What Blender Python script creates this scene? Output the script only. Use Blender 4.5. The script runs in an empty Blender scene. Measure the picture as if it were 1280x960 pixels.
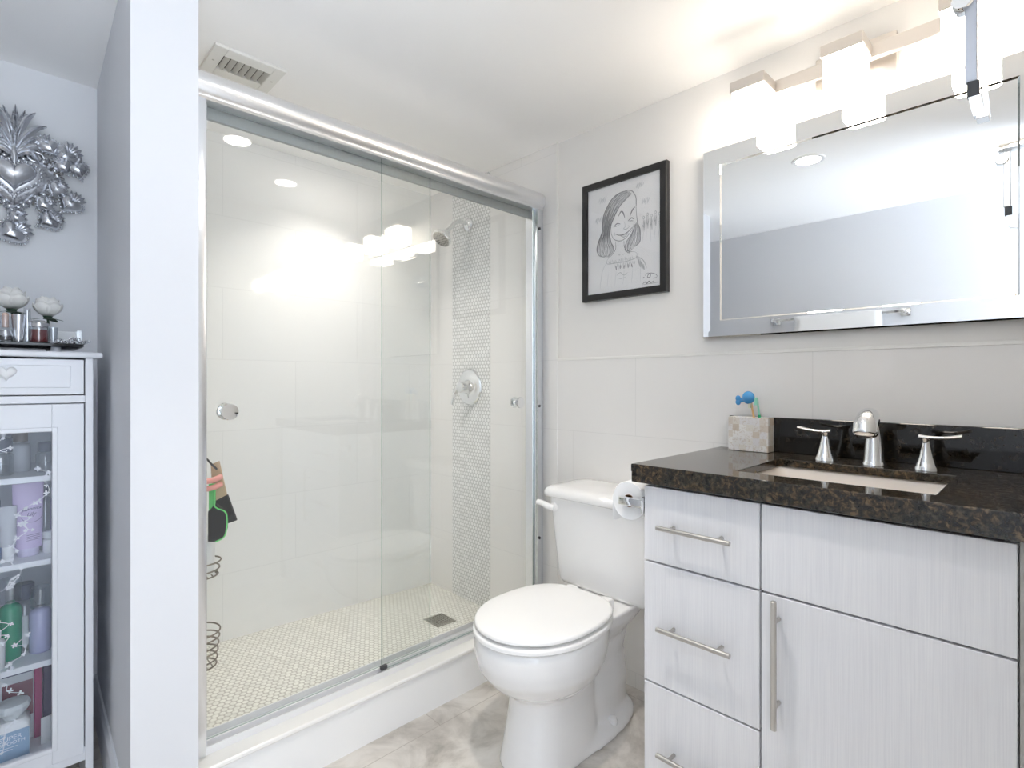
import bpy, bmesh, math, random
from mathutils import Vector, Matrix
from math import pi, sin, cos
random.seed(7)
SC = bpy.context.scene
COL = SC.collection

# ------------------------------------------------------------------ camera, world, exposure
cam_data = bpy.data.cameras.new('camera')
cam = bpy.data.objects.new('camera', cam_data); COL.objects.link(cam)
cam.location = (0, 0, 1.167)
cam.rotation_euler = (pi/2, 0, -math.radians(44.312))
cam_data.sensor_width = 36.0
cam_data.lens = 665.8/1280*36.0
cam_data.shift_y = -3/1280
cam_data.clip_start = 0.03
SC.camera = cam
SC.view_settings.view_transform = 'Standard'
SC.view_settings.look = 'None'
SC.view_settings.gamma = 1
SC.view_settings.use_curve_mapping = False
SC.view_settings.exposure = 2.15
SC.cycles.use_denoising = True
SC.cycles.max_bounces = 22
SC.cycles.diffuse_bounces = 16
SC.cycles.glossy_bounces = 6
SC.cycles.transparent_max_bounces = 24
SC.cycles.sample_clamp_indirect = 6
SC.cycles.caustics_reflective = False
SC.cycles.caustics_refractive = False

WORLD_COL, WORLD_STR = (0.79, 0.88, 1.0), 1.06
CEILING_FILL_STR = 3.1     # added world band below the horizon that brightens the ceiling
SHADE_COL, SHADE_STR = (1.0, 0.905, 0.79), 5.3     # vanity light shades
CAN_W, CAN2_W = 0.72, 0.88                            # watts of the two recessed lights
CAN_COL, CAN_STR = (1.0, 0.95, 0.88), 14.0        # recessed ceiling lights

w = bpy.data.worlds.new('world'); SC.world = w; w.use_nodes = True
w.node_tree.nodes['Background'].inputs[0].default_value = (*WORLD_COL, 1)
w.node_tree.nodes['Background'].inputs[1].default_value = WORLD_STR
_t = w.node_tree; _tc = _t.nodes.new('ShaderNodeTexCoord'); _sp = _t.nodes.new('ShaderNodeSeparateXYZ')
_t.links.new(_tc.outputs['Generated'], _sp.inputs[0]); # even sky plus a made-up bright band, angled up at the ceiling
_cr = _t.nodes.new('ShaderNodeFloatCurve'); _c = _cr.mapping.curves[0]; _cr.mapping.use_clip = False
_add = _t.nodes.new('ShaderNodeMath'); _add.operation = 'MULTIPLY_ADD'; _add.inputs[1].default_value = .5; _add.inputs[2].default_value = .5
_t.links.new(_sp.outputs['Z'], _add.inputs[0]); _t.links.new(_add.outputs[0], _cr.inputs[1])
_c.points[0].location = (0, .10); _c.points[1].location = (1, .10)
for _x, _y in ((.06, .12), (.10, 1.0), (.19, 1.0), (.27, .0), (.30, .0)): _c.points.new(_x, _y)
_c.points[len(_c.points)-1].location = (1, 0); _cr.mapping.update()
_mm = _t.nodes.new('ShaderNodeMath'); _mm.operation = 'MULTIPLY_ADD'; _mm.inputs[1].default_value = CEILING_FILL_STR; _mm.inputs[2].default_value = WORLD_STR
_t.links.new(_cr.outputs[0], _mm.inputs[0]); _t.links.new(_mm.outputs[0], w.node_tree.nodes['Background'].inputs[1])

# ------------------------------------------------------------------ materials
def mat(name, col=(.8, .8, .8), rough=.5, metal=0., spec=.5, **kw):
    m = bpy.data.materials.new(name); m.use_nodes = True
    b = m.node_tree.nodes['Principled BSDF']
    b.inputs['Base Color'].default_value = (*col, 1)
    b.inputs['Roughness'].default_value = rough
    b.inputs['Metallic'].default_value = metal
    b.inputs['Specular IOR Level'].default_value = spec
    for k, v in kw.items():
        b.inputs[k.replace('_', ' ')].default_value = v
    return m
class NT:
    def __init__(s, m): s.t = m.node_tree; s.b = s.t.nodes.get('Principled BSDF')
    def n(s, typ, **kw):
        x = s.t.nodes.new(typ)
        for k, v in kw.items(): setattr(x, k, v)
        return x
    def l(s, a, b): s.t.links.new(a, b)
    def math(s, op, a, b=None, c=None):
        x = s.n('ShaderNodeMath', operation=op)
        for i, v in enumerate((a, b, c)):
            if v is None: continue
            if isinstance(v, (int, float)): x.inputs[i].default_value = v
            else: s.l(v, x.inputs[i])
        return x.outputs[0]
    def vmath(s, op, a, *bs):
        x = s.n('ShaderNodeVectorMath', operation=op)
        for i, v in enumerate((a,)+bs):
            if isinstance(v, tuple): x.inputs[i].default_value = v
            else: s.l(v, x.inputs[i])
        return x
    def pos(s, order='XYZ'):
        g = s.n('ShaderNodeNewGeometry'); sp = s.n('ShaderNodeSeparateXYZ'); s.l(g.outputs['Position'], sp.inputs[0])
        cb = s.n('ShaderNodeCombineXYZ')
        for i, ch in enumerate(order):
            if ch in 'XYZ': s.l(sp.outputs['XYZ'.index(ch)], cb.inputs[i])
        return cb.outputs[0]
    def noise(s, vec, scale, detail=4, rough=.55, dist=0.):
        x = s.n('ShaderNodeTexNoise'); x.inputs['Scale'].default_value = scale
        x.inputs['Detail'].default_value = detail; x.inputs['Roughness'].default_value = rough; x.inputs['Distortion'].default_value = dist
        s.l(vec, x.inputs['Vector']); return x.outputs['Fac']
    def ramp(s, fac, stops):
        r = s.n('ShaderNodeValToRGB'); e = r.color_ramp.elements
        while len(e) < len(stops): e.new(.5)
        for el, (p, c) in zip(e, stops): el.position = p; el.color = (*c, 1) if len(c) == 3 else c
        s.l(fac, r.inputs[0]); return r.outputs[0]
    def mix(s, fac, a, b):
        x = s.n('ShaderNodeMix', data_type='RGBA')
        if isinstance(fac, (int, float)): x.inputs[0].default_value = fac
        else: s.l(fac, x.inputs[0])
        for v, i in ((a, 6), (b, 7)):
            if isinstance(v, tuple): x.inputs[i].default_value = (*v, 1)
            else: s.l(v, x.inputs[i])
        return x.outputs[2]
    def bump(s, h, strength, dist=.002):
        x = s.n('ShaderNodeBump'); x.inputs['Strength'].default_value = strength; x.inputs['Distance'].default_value = dist
        s.l(h, x.inputs['Height']); s.l(x.outputs[0], s.b.inputs['Normal'])

def paint(name, col):
    m = mat(name, col, .55, spec=.3); t = NT(m)
    f = t.noise(t.pos(), 260, 3); t.bump(f, .05, .001)
    return m
def tile(name, order, col, ox, oz, rough=.045):
    m = mat(name, col, rough); t = NT(m)
    v = t.vmath('ADD', t.pos(order), (ox, oz, 0)).outputs[0]
    br = t.n('ShaderNodeTexBrick', offset=.5, squash=1.0)
    br.inputs['Scale'].default_value = 1.0
    br.inputs['Mortar Size'].default_value = .0016; br.inputs['Mortar Smooth'].default_value = .2
    br.inputs['Brick Width'].default_value = .61; br.inputs['Row Height'].default_value = .30
    br.inputs['Color1'].default_value = (*col, 1); br.inputs['Color2'].default_value = (*[c*.985 for c in col], 1)
    br.inputs['Mortar'].default_value = (*[c*.92 for c in col], 1)
    t.l(v, br.inputs['Vector']); t.l(br.outputs['Color'], t.b.inputs['Base Color'])
    inv = t.math('SUBTRACT', 1.0, br.outputs['Fac']); t.bump(inv, .15, .001)
    return m
def penny(name, order, pitch, tilec, grout, rmax=.44):
    m = mat(name, tilec, .18); t = NT(m); q = math.sqrt(3)/2
    p = t.vmath('SCALE', t.pos(order)); p.inputs['Scale'].default_value = 1/pitch; p = p.outputs[0]
    a = t.vmath('WRAP', p, (.5, q, 1), (-.5, -q, -1)).outputs[0]
    pb = t.vmath('ADD', p, (.5, q, 0)).outputs[0]
    b = t.vmath('WRAP', pb, (.5, q, 1), (-.5, -q, -1)).outputs[0]
    la_, lb_ = t.vmath('LENGTH', a).outputs['Value'], t.vmath('LENGTH', b).outputs['Value']
    d = t.math('MINIMUM', la_, lb_)
    mr = t.n('ShaderNodeMapRange', interpolation_type='SMOOTHSTEP')
    mr.inputs[1].default_value = rmax-.07; mr.inputs[2].default_value = rmax+.03; mr.inputs[3].default_value = 1; mr.inputs[4].default_value = 0
    t.l(d, mr.inputs[0])
    n = t.noise(t.pos(), 34, 4)
    tc = t.ramp(n, [(.3, tuple(c*.86 for c in tilec)), (.55, tilec), (.8, tuple(min(1, c*1.07) for c in tilec))])
    t.l(t.mix(mr.outputs[0], grout, tc), t.b.inputs['Base Color'])
    rr = t.math('MULTIPLY_ADD', mr.outputs[0], -.45, .62); t.l(rr, t.b.inputs['Roughness'])
    t.bump(mr.outputs[0], .35, .0015)
    return m
def glassy(name, tint=(1, 1, 1), base=.04, extra=0.0, rough=0.0, cover=0.0, covercol=(1, 1, 1)):
    m = bpy.data.materials.new(name); m.use_nodes = True; t = NT(m); t.t.nodes.remove(t.b)
    out = t.t.nodes['Material Output']
    tr = t.n('ShaderNodeBsdfTransparent'); tr.inputs[0].default_value = (*tint, 1)
    gl = t.n('ShaderNodeBsdfGlossy'); gl.inputs['Roughness'].default_value = rough
    lw = t.n('ShaderNodeLayerWeight'); lw.inputs[0].default_value = .5
    f = t.math('POWER', lw.outputs['Facing'], 5.0)
    f = t.math('MULTIPLY_ADD', f, 1-base, base+extra)
    mx = t.n('ShaderNodeMixShader'); t.l(f, mx.inputs[0]); t.l(tr.outputs[0], mx.inputs[1]); t.l(gl.outputs[0], mx.inputs[2])
    if cover > 0:
        df = t.n('ShaderNodeBsdfDiffuse'); df.inputs[0].default_value = (*covercol, 1)
        m2 = t.n('ShaderNodeMixShader'); m2.inputs[0].default_value = cover
        t.l(mx.outputs[0], m2.inputs[1]); t.l(df.outputs[0], m2.inputs[2]); mx = m2
    t.l(mx.outputs[0], out.inputs[0]); return m
def glow(name, col, strength):
    m = bpy.data.materials.new(name); m.use_nodes = True; t = NT(m); t.t.nodes.remove(t.b)
    e = t.n('ShaderNodeEmission'); e.inputs[0].default_value = (*col, 1); e.inputs[1].default_value = strength
    t.l(e.outputs[0], t.t.nodes['Material Output'].inputs[0]); return m

M = {}
M['paint_warm'] = paint('warm white wall paint', (.80, .785, .76))
M['paint_cool'] = paint('cool white wall paint', (.83, .84, .855))
M['paint_grey'] = paint('pale grey wall paint', (.69, .70, .725))
M['ceiling'] = paint('ceiling paint', (.95, .94, .925))
M['tile_x'] = tile('white wall tile', 'YZ', (.82, .805, .785), .10, -.06)
M['tile_y'] = tile('white shower tile', 'XZ', (.83, .83, .825), .225, -.06)
M['tile_left'] = M['tile_x']
M['curb'] = mat('white curb tile', (.84, .84, .835), .15)
M['curb_top'] = mat('white curb stone', (.84, .83, .80), .2)
M['mosaic_wall'] = penny('penny mosaic strip', 'YZ', .0205, (.86, .86, .85), (.47, .47, .46))
M['mosaic_floor'] = penny('penny mosaic floor', 'XY', .0215, (.88, .87, .81), (.47, .45, .40))
def floor_mat():
    m = mat('grey beige stone floor tile', (.5, .47, .43), .28); t = NT(m); p = t.pos()
    n1 = t.noise(p, 4.5, 8, .62, 1.2); n2 = t.noise(p, 17, 6, .7, .6)
    c = t.ramp(n1, [(.30, (.29, .265, .235)), (.44, (.47, .435, .395)), (.56, (.63, .595, .55)), (.72, (.74, .71, .67))])
    c = t.mix(t.math('MULTIPLY', n2, .32), c, (.72, .69, .64))
    br = t.n('ShaderNodeTexBrick', offset=.5); br.inputs['Scale'].default_value = 1
    br.inputs['Brick Width'].default_value = .61; br.inputs['Row Height'].default_value = .305
    br.inputs['Mortar Size'].default_value = .0018; br.inputs['Mortar Smooth'].default_value = .3
    t.l(t.vmath('ADD', t.pos('XY'), (.13, .06, 0)).outputs[0], br.inputs['Vector'])
    c = t.mix(t.math('MULTIPLY', br.outputs['Fac'], .6), c, (.33, .29, .25))
    t.l(c, t.b.inputs['Base Color']); return m
M['floor'] = floor_mat()
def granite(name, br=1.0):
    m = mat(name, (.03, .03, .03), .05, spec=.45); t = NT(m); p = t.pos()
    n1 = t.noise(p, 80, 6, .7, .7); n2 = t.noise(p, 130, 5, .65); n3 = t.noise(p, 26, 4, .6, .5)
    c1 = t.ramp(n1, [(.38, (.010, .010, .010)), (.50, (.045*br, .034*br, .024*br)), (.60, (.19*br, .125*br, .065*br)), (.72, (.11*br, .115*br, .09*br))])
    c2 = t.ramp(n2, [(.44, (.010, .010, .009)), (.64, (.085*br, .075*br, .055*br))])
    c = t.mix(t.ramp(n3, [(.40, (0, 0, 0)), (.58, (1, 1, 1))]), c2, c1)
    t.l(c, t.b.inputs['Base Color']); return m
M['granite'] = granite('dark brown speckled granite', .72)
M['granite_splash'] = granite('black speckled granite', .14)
def laminate():
    m = mat('whitewashed wood laminate', (.6, .6, .62), .42); t = NT(m)
    v = t.vmath('MULTIPLY', t.pos('YZX'), (430, 6, 60)).outputs[0]
    n = t.noise(v, 1.0, 4, .6, .25)
    v2 = t.vmath('MULTIPLY', t.pos('YZX'), (45, 1.2, 8)).outputs[0]
    n2 = t.noise(v2, 1.0, 3, .5, .3)
    f = t.math('MULTIPLY_ADD', n2, .3, t.math('MULTIPLY', n, .7))
    t.l(t.ramp(f, [(.30, (.68, .68, .705)), (.5, (.74, .74, .76)), (.70, (.79, .79, .80))]), t.b.inputs['Base Color'])
    return m
M['laminate'] = laminate()
M['gap'] = mat('dark cabinet edge', (.20, .20, .21), .6)
M['filler'] = mat('grey filler strip', (.42, .41, .39), .5)
M['chrome'] = mat('polished chrome', (.86, .87, .88), .05, 1.0)
M['alu'] = mat('bright aluminium', (.80, .82, .86), .22, 1.0)
M['alu_track'] = mat('satin aluminium track', (.84, .84, .85), .42, .55)
M['alu_hdr'] = mat('polished aluminium rail', (.86, .86, .87), .30, 1.0)
M['track_dark'] = mat('grey rail channel', (.30, .32, .32), .5)
M['nickel'] = mat('brushed nickel', (.62, .585, .55), .32, 1.0)
M['pull'] = mat('brushed steel pull', (.56, .54, .51), .34, 1.0)
M['silver'] = mat('hammered silver', (.70, .71, .74), .24, 1.0)
def silver_old():
    m = mat('aged silver relief', (.6, .61, .64), .26, 1.0); t = NT(m)
    n = t.noise(t.pos(), 120, 5, .6); t.l(t.ramp(n, [(.35, (.36, .37, .40)), (.6, (.74, .75, .78))]), t.b.inputs['Base Color'])
    t.bump(t.noise(t.pos(), 260, 3), .25, .001); return m
M['silver_old'] = silver_old()
M['porcelain'] = mat('white porcelain', (.84, .835, .83), .07, Coat_Weight=.4)
M['sink'] = mat('biscuit white porcelain', (.86, .80, .74), .12)
M['seat'] = mat('white seat plastic', (.85, .845, .835), .16)
M['black'] = mat('black', (.012, .012, .013), .35)
M['black_gloss'] = mat('black gloss', (.012, .012, .014), .12)
M['dark'] = mat('dark grey', (.05, .05, .055), .5)
M['white'] = mat('white lacquer', (.77, .78, .81), .30)
M['white_plastic'] = mat('white plastic', (.82, .82, .82), .3)
M['paper'] = mat('white drawing paper', (.83, .83, .84), .7)
M['pencil'] = mat('graphite', (.26, .26, .28), .8)
M['pencil_light'] = mat('light graphite', (.47, .48, .50), .8)
M['pencil_faint'] = mat('faint graphite', (.62, .63, .65), .8)
M['mirror'] = mat('mirror silvering', (.90, .91, .91), .0, 1.0)
M['shower_glass'] = glassy('clear shower glass', (.985, .992, .988), .045)
M['glass_edge'] = glassy('green glass edge', (.72, .84, .80), .06, cover=.25, covercol=(.45, .58, .54))
M['door_glass'] = glassy('cabinet door glass', (.96, .97, .98), .015, .0, cover=.03, covercol=(.60, .68, .78))
M['decal'] = glassy('frosted white flower print', (.9, .92, .95), .03, cover=.75, covercol=(.88, .90, .95))
M['bottle'] = glassy('clear bottle glass', (.90, .92, .94), .08, .06)
M['shade'] = glow('lit frosted shade', SHADE_COL, SHADE_STR)
M['can'] = glow('lit ceiling lens', CAN_COL, CAN_STR)
M['towel'] = mat('white terry', (.85, .85, .85), .9)
M['rose'] = mat('white rose petals', (.78, .77, .74), .7)
M['leaf'] = mat('dark green leaf', (.04, .07, .045), .6)
def nacre():
    m = mat('mother of pearl tiles', (.8, .77, .72), .15); t = NT(m)
    vo = t.n('ShaderNodeTexVoronoi', feature='F1', distance='CHEBYCHEV'); vo.inputs['Scale'].default_value = 48; vo.inputs['Randomness'].default_value = .15
    t.l(t.pos(), vo.inputs['Vector'])
    sp = t.n('ShaderNodeSeparateColor'); t.l(vo.outputs['Color'], sp.inputs[0])
    c = t.ramp(sp.outputs[0], [(0, (.62, .52, .42)), (.3, (.80, .77, .71)), (.6, (.78, .76, .76)), (1, (.88, .86, .82))])
    n = t.noise(t.pos(), 120, 3, .6, 1.5)
    c = t.mix(t.math('MULTIPLY', t.math('GREATER_THAN', n, .57), .55), c, (.60, .50, .40))
    t.l(c, t.b.inputs['Base Color']); return m
M['nacre'] = nacre()
def C(name, col, rough=.4, **k): M[name] = mat(name, col, rough, **k)
C('lilac', (.62, .50, .74)); C('lilac_cap', (.66, .60, .78)); C('grey tube', (.52, .53, .57)); C('blue label', (.16, .26, .48))
C('green liquid', (.02, .30, .16), .15); C('dark cap', (.06, .07, .12)); C('pale label', (.72, .75, .76)); C('lavender liquid', (.46, .46, .66), .2)
C('maroon', (.20, .035, .06)); C('magenta', (.42, .04, .16)); C('plum', (.06, .04, .09)); C('sky label', (.33, .47, .64)); C('red wax', (.16, .02, .02), .3)
C('silver cap', (.7, .7, .72), .2, metal=1.0); C('rose neck', (.72, .52, .44)); C('ink', (.06, .06, .14)); C('white ink', (.9, .92, .95))
C('tan', (.55, .40, .27), .8); C('pink', (.80, .36, .32), .7); C('lime', (.18, .72, .22), .6); C('mesh black', (.022, .022, .027), .8)
C('grey bottle', (.36, .38, .44)); C('brush blue', (.07, .32, .66), .25); C('brush green', (.02, .38, .16), .3); C('brush mint', (.30, .68, .52), .3); C('brush orange', (.80, .50, .22), .35)
C('bristle', (.75, .76, .60), .7); C('water dark', (.02, .02, .022), .2); C('bronze cloth', (.20, .14, .12), .4); C('cardboard', (.30, .17, .09), .8); C('tissue', (.86, .86, .86), .9)
C('wire', (.25, .22, .19), .4, metal=.8); C('vent white', (.78, .77, .73)); C('vent slat', (.56, .545, .50)); C('vent dark', (.10, .09, .075), .9)
C('bar metal', (.50, .53, .59), .35, metal=.75)
C('violet', (.30, .24, .50)); C('drain steel', (.42, .41, .37), .35, metal=.8)

# ------------------------------------------------------------------ mesh helpers
def new(): return bmesh.new()
def box(bm, x0, x1, y0, y1, z0, z1, bev=0., seg=2, mi=0):
    t = bmesh.new(); bmesh.ops.create_cube(t, size=1)
    for v in t.verts: v.co = Vector(((x0+x1)/2+v.co.x*(x1-x0), (y0+y1)/2+v.co.y*(y1-y0), (z0+z1)/2+v.co.z*(z1-z0)))
    if bev > 0: bmesh.ops.bevel(t, geom=t.edges[:], offset=bev, segments=seg, affect='EDGES', profile=.5)
    return add(bm, t, mi)
def add(bm, t, mi=0, mx=None):
    if mx is not None: t.transform(mx)
    d = {}
    for v in t.verts: d[v] = bm.verts.new(v.co)
    for f in t.faces:
        try:
            nf = bm.faces.new([d[v] for v in f.verts]); nf.material_index = mi or f.material_index
        except ValueError: pass
    t.free(); return bm
def loft(bm, loops, cap0=True, cap1=True, closed=True, mi=0):
    R = [[bm.verts.new(p) for p in L] for L in loops]; n = len(R[0])
    for a, b in zip(R, R[1:]):
        for i in range(n if closed else n-1):
            j = (i+1) % n
            try:
                f = bm.faces.new((a[i], a[j], b[j], b[i])); f.material_index = mi
            except ValueError: pass
    if closed and cap0:
        f = bm.faces.new(R[0][::-1]); f.material_index = mi
    if closed and cap1:
        f = bm.faces.new(R[-1]); f.material_index = mi
    return bm
def frame_of(d):
    d = Vector(d).normalized(); u = Vector((0, 0, 1)) if abs(d.z) < .9 else Vector((1, 0, 0))
    a = d.cross(u).normalized(); return a, d.cross(a).normalized()
def tube(bm, pts, r, seg=12, mi=0, closed=False):
    P = [Vector(p) for p in pts]; n = len(P)
    rs = r if isinstance(r, (list, tuple)) else [r]*n
    loops = []; a = None
    for i, p in enumerate(P):
        if closed: d = P[(i+1) % n]-P[i-1]
        else: d = P[min(i+1, n-1)]-P[max(i-1, 0)]
        if a is None: a, b = frame_of(d)
        else:
            dn = d.normalized(); a = (a-dn*a.dot(dn)).normalized(); b = dn.cross(a)
        loops.append([p+(a*cos(2*pi*k/seg)+b*sin(2*pi*k/seg))*rs[i] for k in range(seg)])
    if closed:
        loops.append(loops[0]); return loft(bm, loops, False, False, mi=mi)
    return loft(bm, loops, mi=mi)
def lathe(bm, prof, c, axis=(0, 0, 1), seg=28, mi=0, cap=True):
    ax = Vector(axis).normalized(); a, b = frame_of(ax); c = Vector(c)
    loops = [[c+ax*h+(a*cos(2*pi*k/seg)+b*sin(2*pi*k/seg))*max(r, 1e-5) for k in range(seg)] for r, h in prof]
    return loft(bm, loops, cap, cap, mi=mi)
def cyl(bm, p0, p1, r, r1=None, seg=20, bev=0., mi=0):
    p0, p1 = Vector(p0), Vector(p1); L = (p1-p0).length; r1 = r if r1 is None else r1
    pr = [(r, 0), (r1, L)] if bev <= 0 else [(r-bev, 0), (r, bev), (r1, L-bev), (r1-bev, L)]
    return lathe(bm, pr, p0, p1-p0, seg, mi)
def ball(bm, c, r, sc=(1, 1, 1), u=16, v=10, mi=0):
    t = bmesh.new(); bmesh.ops.create_uvsphere(t, u_segments=u, v_segments=v, radius=r)
    for q in t.verts: q.co = Vector((q.co.x*sc[0]+c[0], q.co.y*sc[1]+c[1], q.co.z*sc[2]+c[2]))
    return add(bm, t, mi)
def prism(bm, poly, axis, lo_, hi_, mi=0):
    """poly in the two other axes (ascending order), extruded along axis."""
    def P(a, b, h): return {'x': (h, a, b), 'y': (a, h, b), 'z': (a, b, h)}[axis]
    return loft(bm, [[P(a, b, lo_) for a, b in poly], [P(a, b, hi_) for a, b in poly]], mi=mi)
def ring(bm, c, R, r, axis=(0, 0, 1), seg=28, s2=8, mi=0, sc=1.0):
    a, b = frame_of(axis); c = Vector(c)
    return tube(bm, [c+a*R*cos(2*pi*k/seg)+b*R*sc*sin(2*pi*k/seg) for k in range(seg)], r, s2, mi, True)
def wloc(o):
    p = Vector((0, 0, 0))
    while o: p += o.location; o = o.parent
    return p
def obj(name, bm, m, parent=None, smooth=35, origin=None):
    bmesh.ops.recalc_face_normals(bm, faces=bm.faces[:])
    me = bpy.data.meshes.new(name)
    if parent is None and origin is not None: off = Vector(origin)
    else: off = wloc(parent) if parent else Vector((0, 0, 0))
    bm.transform(Matrix.Translation(-off)); bm.to_mesh(me); bm.free()
    for x in (m if isinstance(m, (list, tuple)) else [m]): me.materials.append(x if not isinstance(x, str) else M[x])
    if smooth:
        for p in me.polygons: p.use_smooth = True
        me.set_sharp_from_angle(angle=math.radians(smooth))
    o = bpy.data.objects.new(name, me); COL.objects.link(o)
    if parent: o.parent = parent
    elif origin is not None: o.location = off
    return o
def thing(name, label, cat, loc, group=None):
    o = bpy.data.objects.new(name, None); COL.objects.link(o); o.location = loc; o.empty_display_size = .05
    return tag(o, label, cat, group)
def tag(o, label, cat, group=None):
    o['label'] = label; o['category'] = cat
    if group: o['group'] = group
    return o
def struct(name, bm, m, label=None, smooth=0):
    o = obj(name, bm, m, smooth=smooth); o['kind'] = 'structure'
    return o
def text_bm(s, size, origin, right, up, depth=.0004, align='LEFT', shear=0.):
    c = bpy.data.curves.new('t', 'FONT'); c.body = s; c.size = size; c.align_x = align; c.extrude = .0; c.shear = shear
    o = bpy.data.objects.new('t', c); COL.objects.link(o)
    dg = bpy.context.evaluated_depsgraph_get(); me = bpy.data.meshes.new_from_object(o.evaluated_get(dg))
    bm = bmesh.new(); bm.from_mesh(me); bpy.data.objects.remove(o); bpy.data.meshes.remove(me); bpy.data.curves.remove(c)
    R_, U = Vector(right).normalized(), Vector(up).normalized(); O = Vector(origin)
    for v in bm.verts: v.co = O+R_*v.co.x+U*v.co.y
    return bm
def solid(o, th, off=0):
    md = o.modifiers.new('thickness', 'SOLIDIFY'); md.thickness = th; md.offset = off; return o
def subd(o, n=2):
    md = o.modifiers.new('smooth', 'SUBSURF'); md.levels = n; md.render_levels = n; return o
def catmull(P, k=6):
    P = [Vector(p) for p in P]; out = []
    for i in range(len(P)-1):
        a, b, c, d = P[max(i-1, 0)], P[i], P[i+1], P[min(i+2, len(P)-1)]
        for j in range(k):
            t = j/k; out.append(.5*((2*b)+(c-a)*t+(2*a-5*b+4*c-d)*t*t+(3*b-a-3*c+d)*t**3))
    out.append(P[-1]); return out

# ------------------------------------------------------------------ room shell
ZC = 2.20
XW = 1.75           # tiled face of the vanity wall; the paint above sits 9 mm deeper
YB = 2.437          # back wall of the shower
YN = 2.37           # back wall of the niche
XL = -.346          # wall opposite the vanity
struct('floor', box(new(), -.45, 1.86, -.7, 2.56, -.1, 0), 'floor')
struct('ceiling', box(new(), -.45, 1.86, -.7, 2.56, ZC, ZC+.1), 'ceiling')
struct('wall_right', box(new(), 1.759, 1.86, -.1, 2.56, 0, ZC), 'paint_warm')
b = new()
box(b, XW, 1.7592, 0, 1.512, 0, 1.262, .0015, 1)
box(b, XW, 1.7592, 1.512, YB, 0, ZC, .0015, 1)
struct('wall_tiling', b, 'tile_x')
b = new(); box(b, XW-.003, XW+.001, 0, 1.512, 1.256, 1.266, .001, 1); box(b, XW-.003, XW+.001, 1.506, 1.516, 1.262, ZC, .001, 1)
struct('trim_1', b, 'curb_top')
struct('wall_back', box(new(), .24, 1.86, YB, 2.56, 0, ZC), 'tile_y')
struct('wall_niche', box(new(), -.45, .28, YN, 2.56, 0, ZC), 'paint_cool')
struct('wall_left', box(new(), -.45, XL, -.7, 2.56, 0, ZC), 'paint_grey')
struct('wall_partition', prism(new(), [(.235, 1.535), (.378, 1.535), (.378, YB+.01), (.268, YB+.01)], 'z', 0, ZC), 'paint_grey')
struct('wall_shower_side', box(new(), .3775, .3815, 1.70, YB, 0, ZC), 'tile_x')
struct('wall_front', box(new(), .45, 1.86, -.7, 0, 0, ZC), 'paint_warm')
def bb(x0, y0, x1, y1, h=.135, th=.012):
    d = Vector((x1-x0, y1-y0)); n = Vector((-d.y, d.x)).normalized()*th
    bm = new(); loft(bm, [[(x0, y0, z), (x1, y1, z), (x1+n.x*k, y1+n.y*k, z), (x0+n.x*k, y0+n.y*k, z)] for z, k in ((0, 1), (h-.02, 1), (h, .45))])
    return bm
struct('baseboard_partition', bb(.2355, 1.545, .2655, YN), 'white')
struct('baseboard_niche', box(new(), XL, .252, YN-.012, YN, 0, .135, .003, 1), 'white')
struct('baseboard_left', box(new(), XL, XL+.012, -.7, YN-.012, 0, .135, .003, 1), 'white')
# mosaic strip on the shower wall, shower floor, curb
struct('trim_mosaic_strip', box(new(), XW-.002, XW+.001, 1.945, 2.243, 0, ZC), 'mosaic_wall')
b = new()
loft(b, [[(.38, 1.66, z0), (XW, 1.66, z1), (XW, YB, z1), (.38, YB, z0)] for z0, z1 in ((.0, .0), (.092, .046))])
struct('floor_shower', b, 'mosaic_floor')
b = new(); box(b, .378, XW, 1.552, 1.71, 0, .147, mi=0); struct('shower_curb_wall', b, 'curb').name = 'wall_curb'
b = new(); box(b, .378, XW, 1.541, 1.71, .147, .162, .004, 2); struct('trim_curb_top', b, 'curb_top')

# ceiling vent above the shower
t = thing('ceiling_vent', 'white louvred air vent in the ceiling above the shower', 'vent', (.60, 1.87, ZC))
b = new(); x0, x1, y0, y1 = .485, .70, 1.785, 1.96; ox0, ox1, oy0, oy1 = .522, .664, 1.832, 1.916
for q in ((x0, ox0, y0, y1), (ox1, x1, y0, y1), (ox0, ox1, y0, oy0), (ox0, ox1, oy1, y1)): box(b, *q, ZC-.010, ZC-.0003, .0015, 1)
obj('frame', b, 'vent white', t)
obj('duct', box(new(), ox0-.003, ox1+.003, oy0-.003, oy1+.003, ZC-.0012, ZC-.0003), 'vent dark', t)
for k in range(7):
    xx = ox0+.012+k*(ox1-ox0-.02)/6
    bm = new(); loft(bm, [[(xx-.006, y, ZC-.001), (xx-.0045, y, ZC-.001), (xx+.0065, y, ZC-.011), (xx+.005, y, ZC-.011)] for y in (oy0, oy1)])
    obj('slat', bm, 'vent slat', t)
for sx in (.503, .683):
    obj('screw', ball(new(), (sx, 1.875, ZC-.010), .004, (1, 1, .4)), 'vent slat', t)

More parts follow.
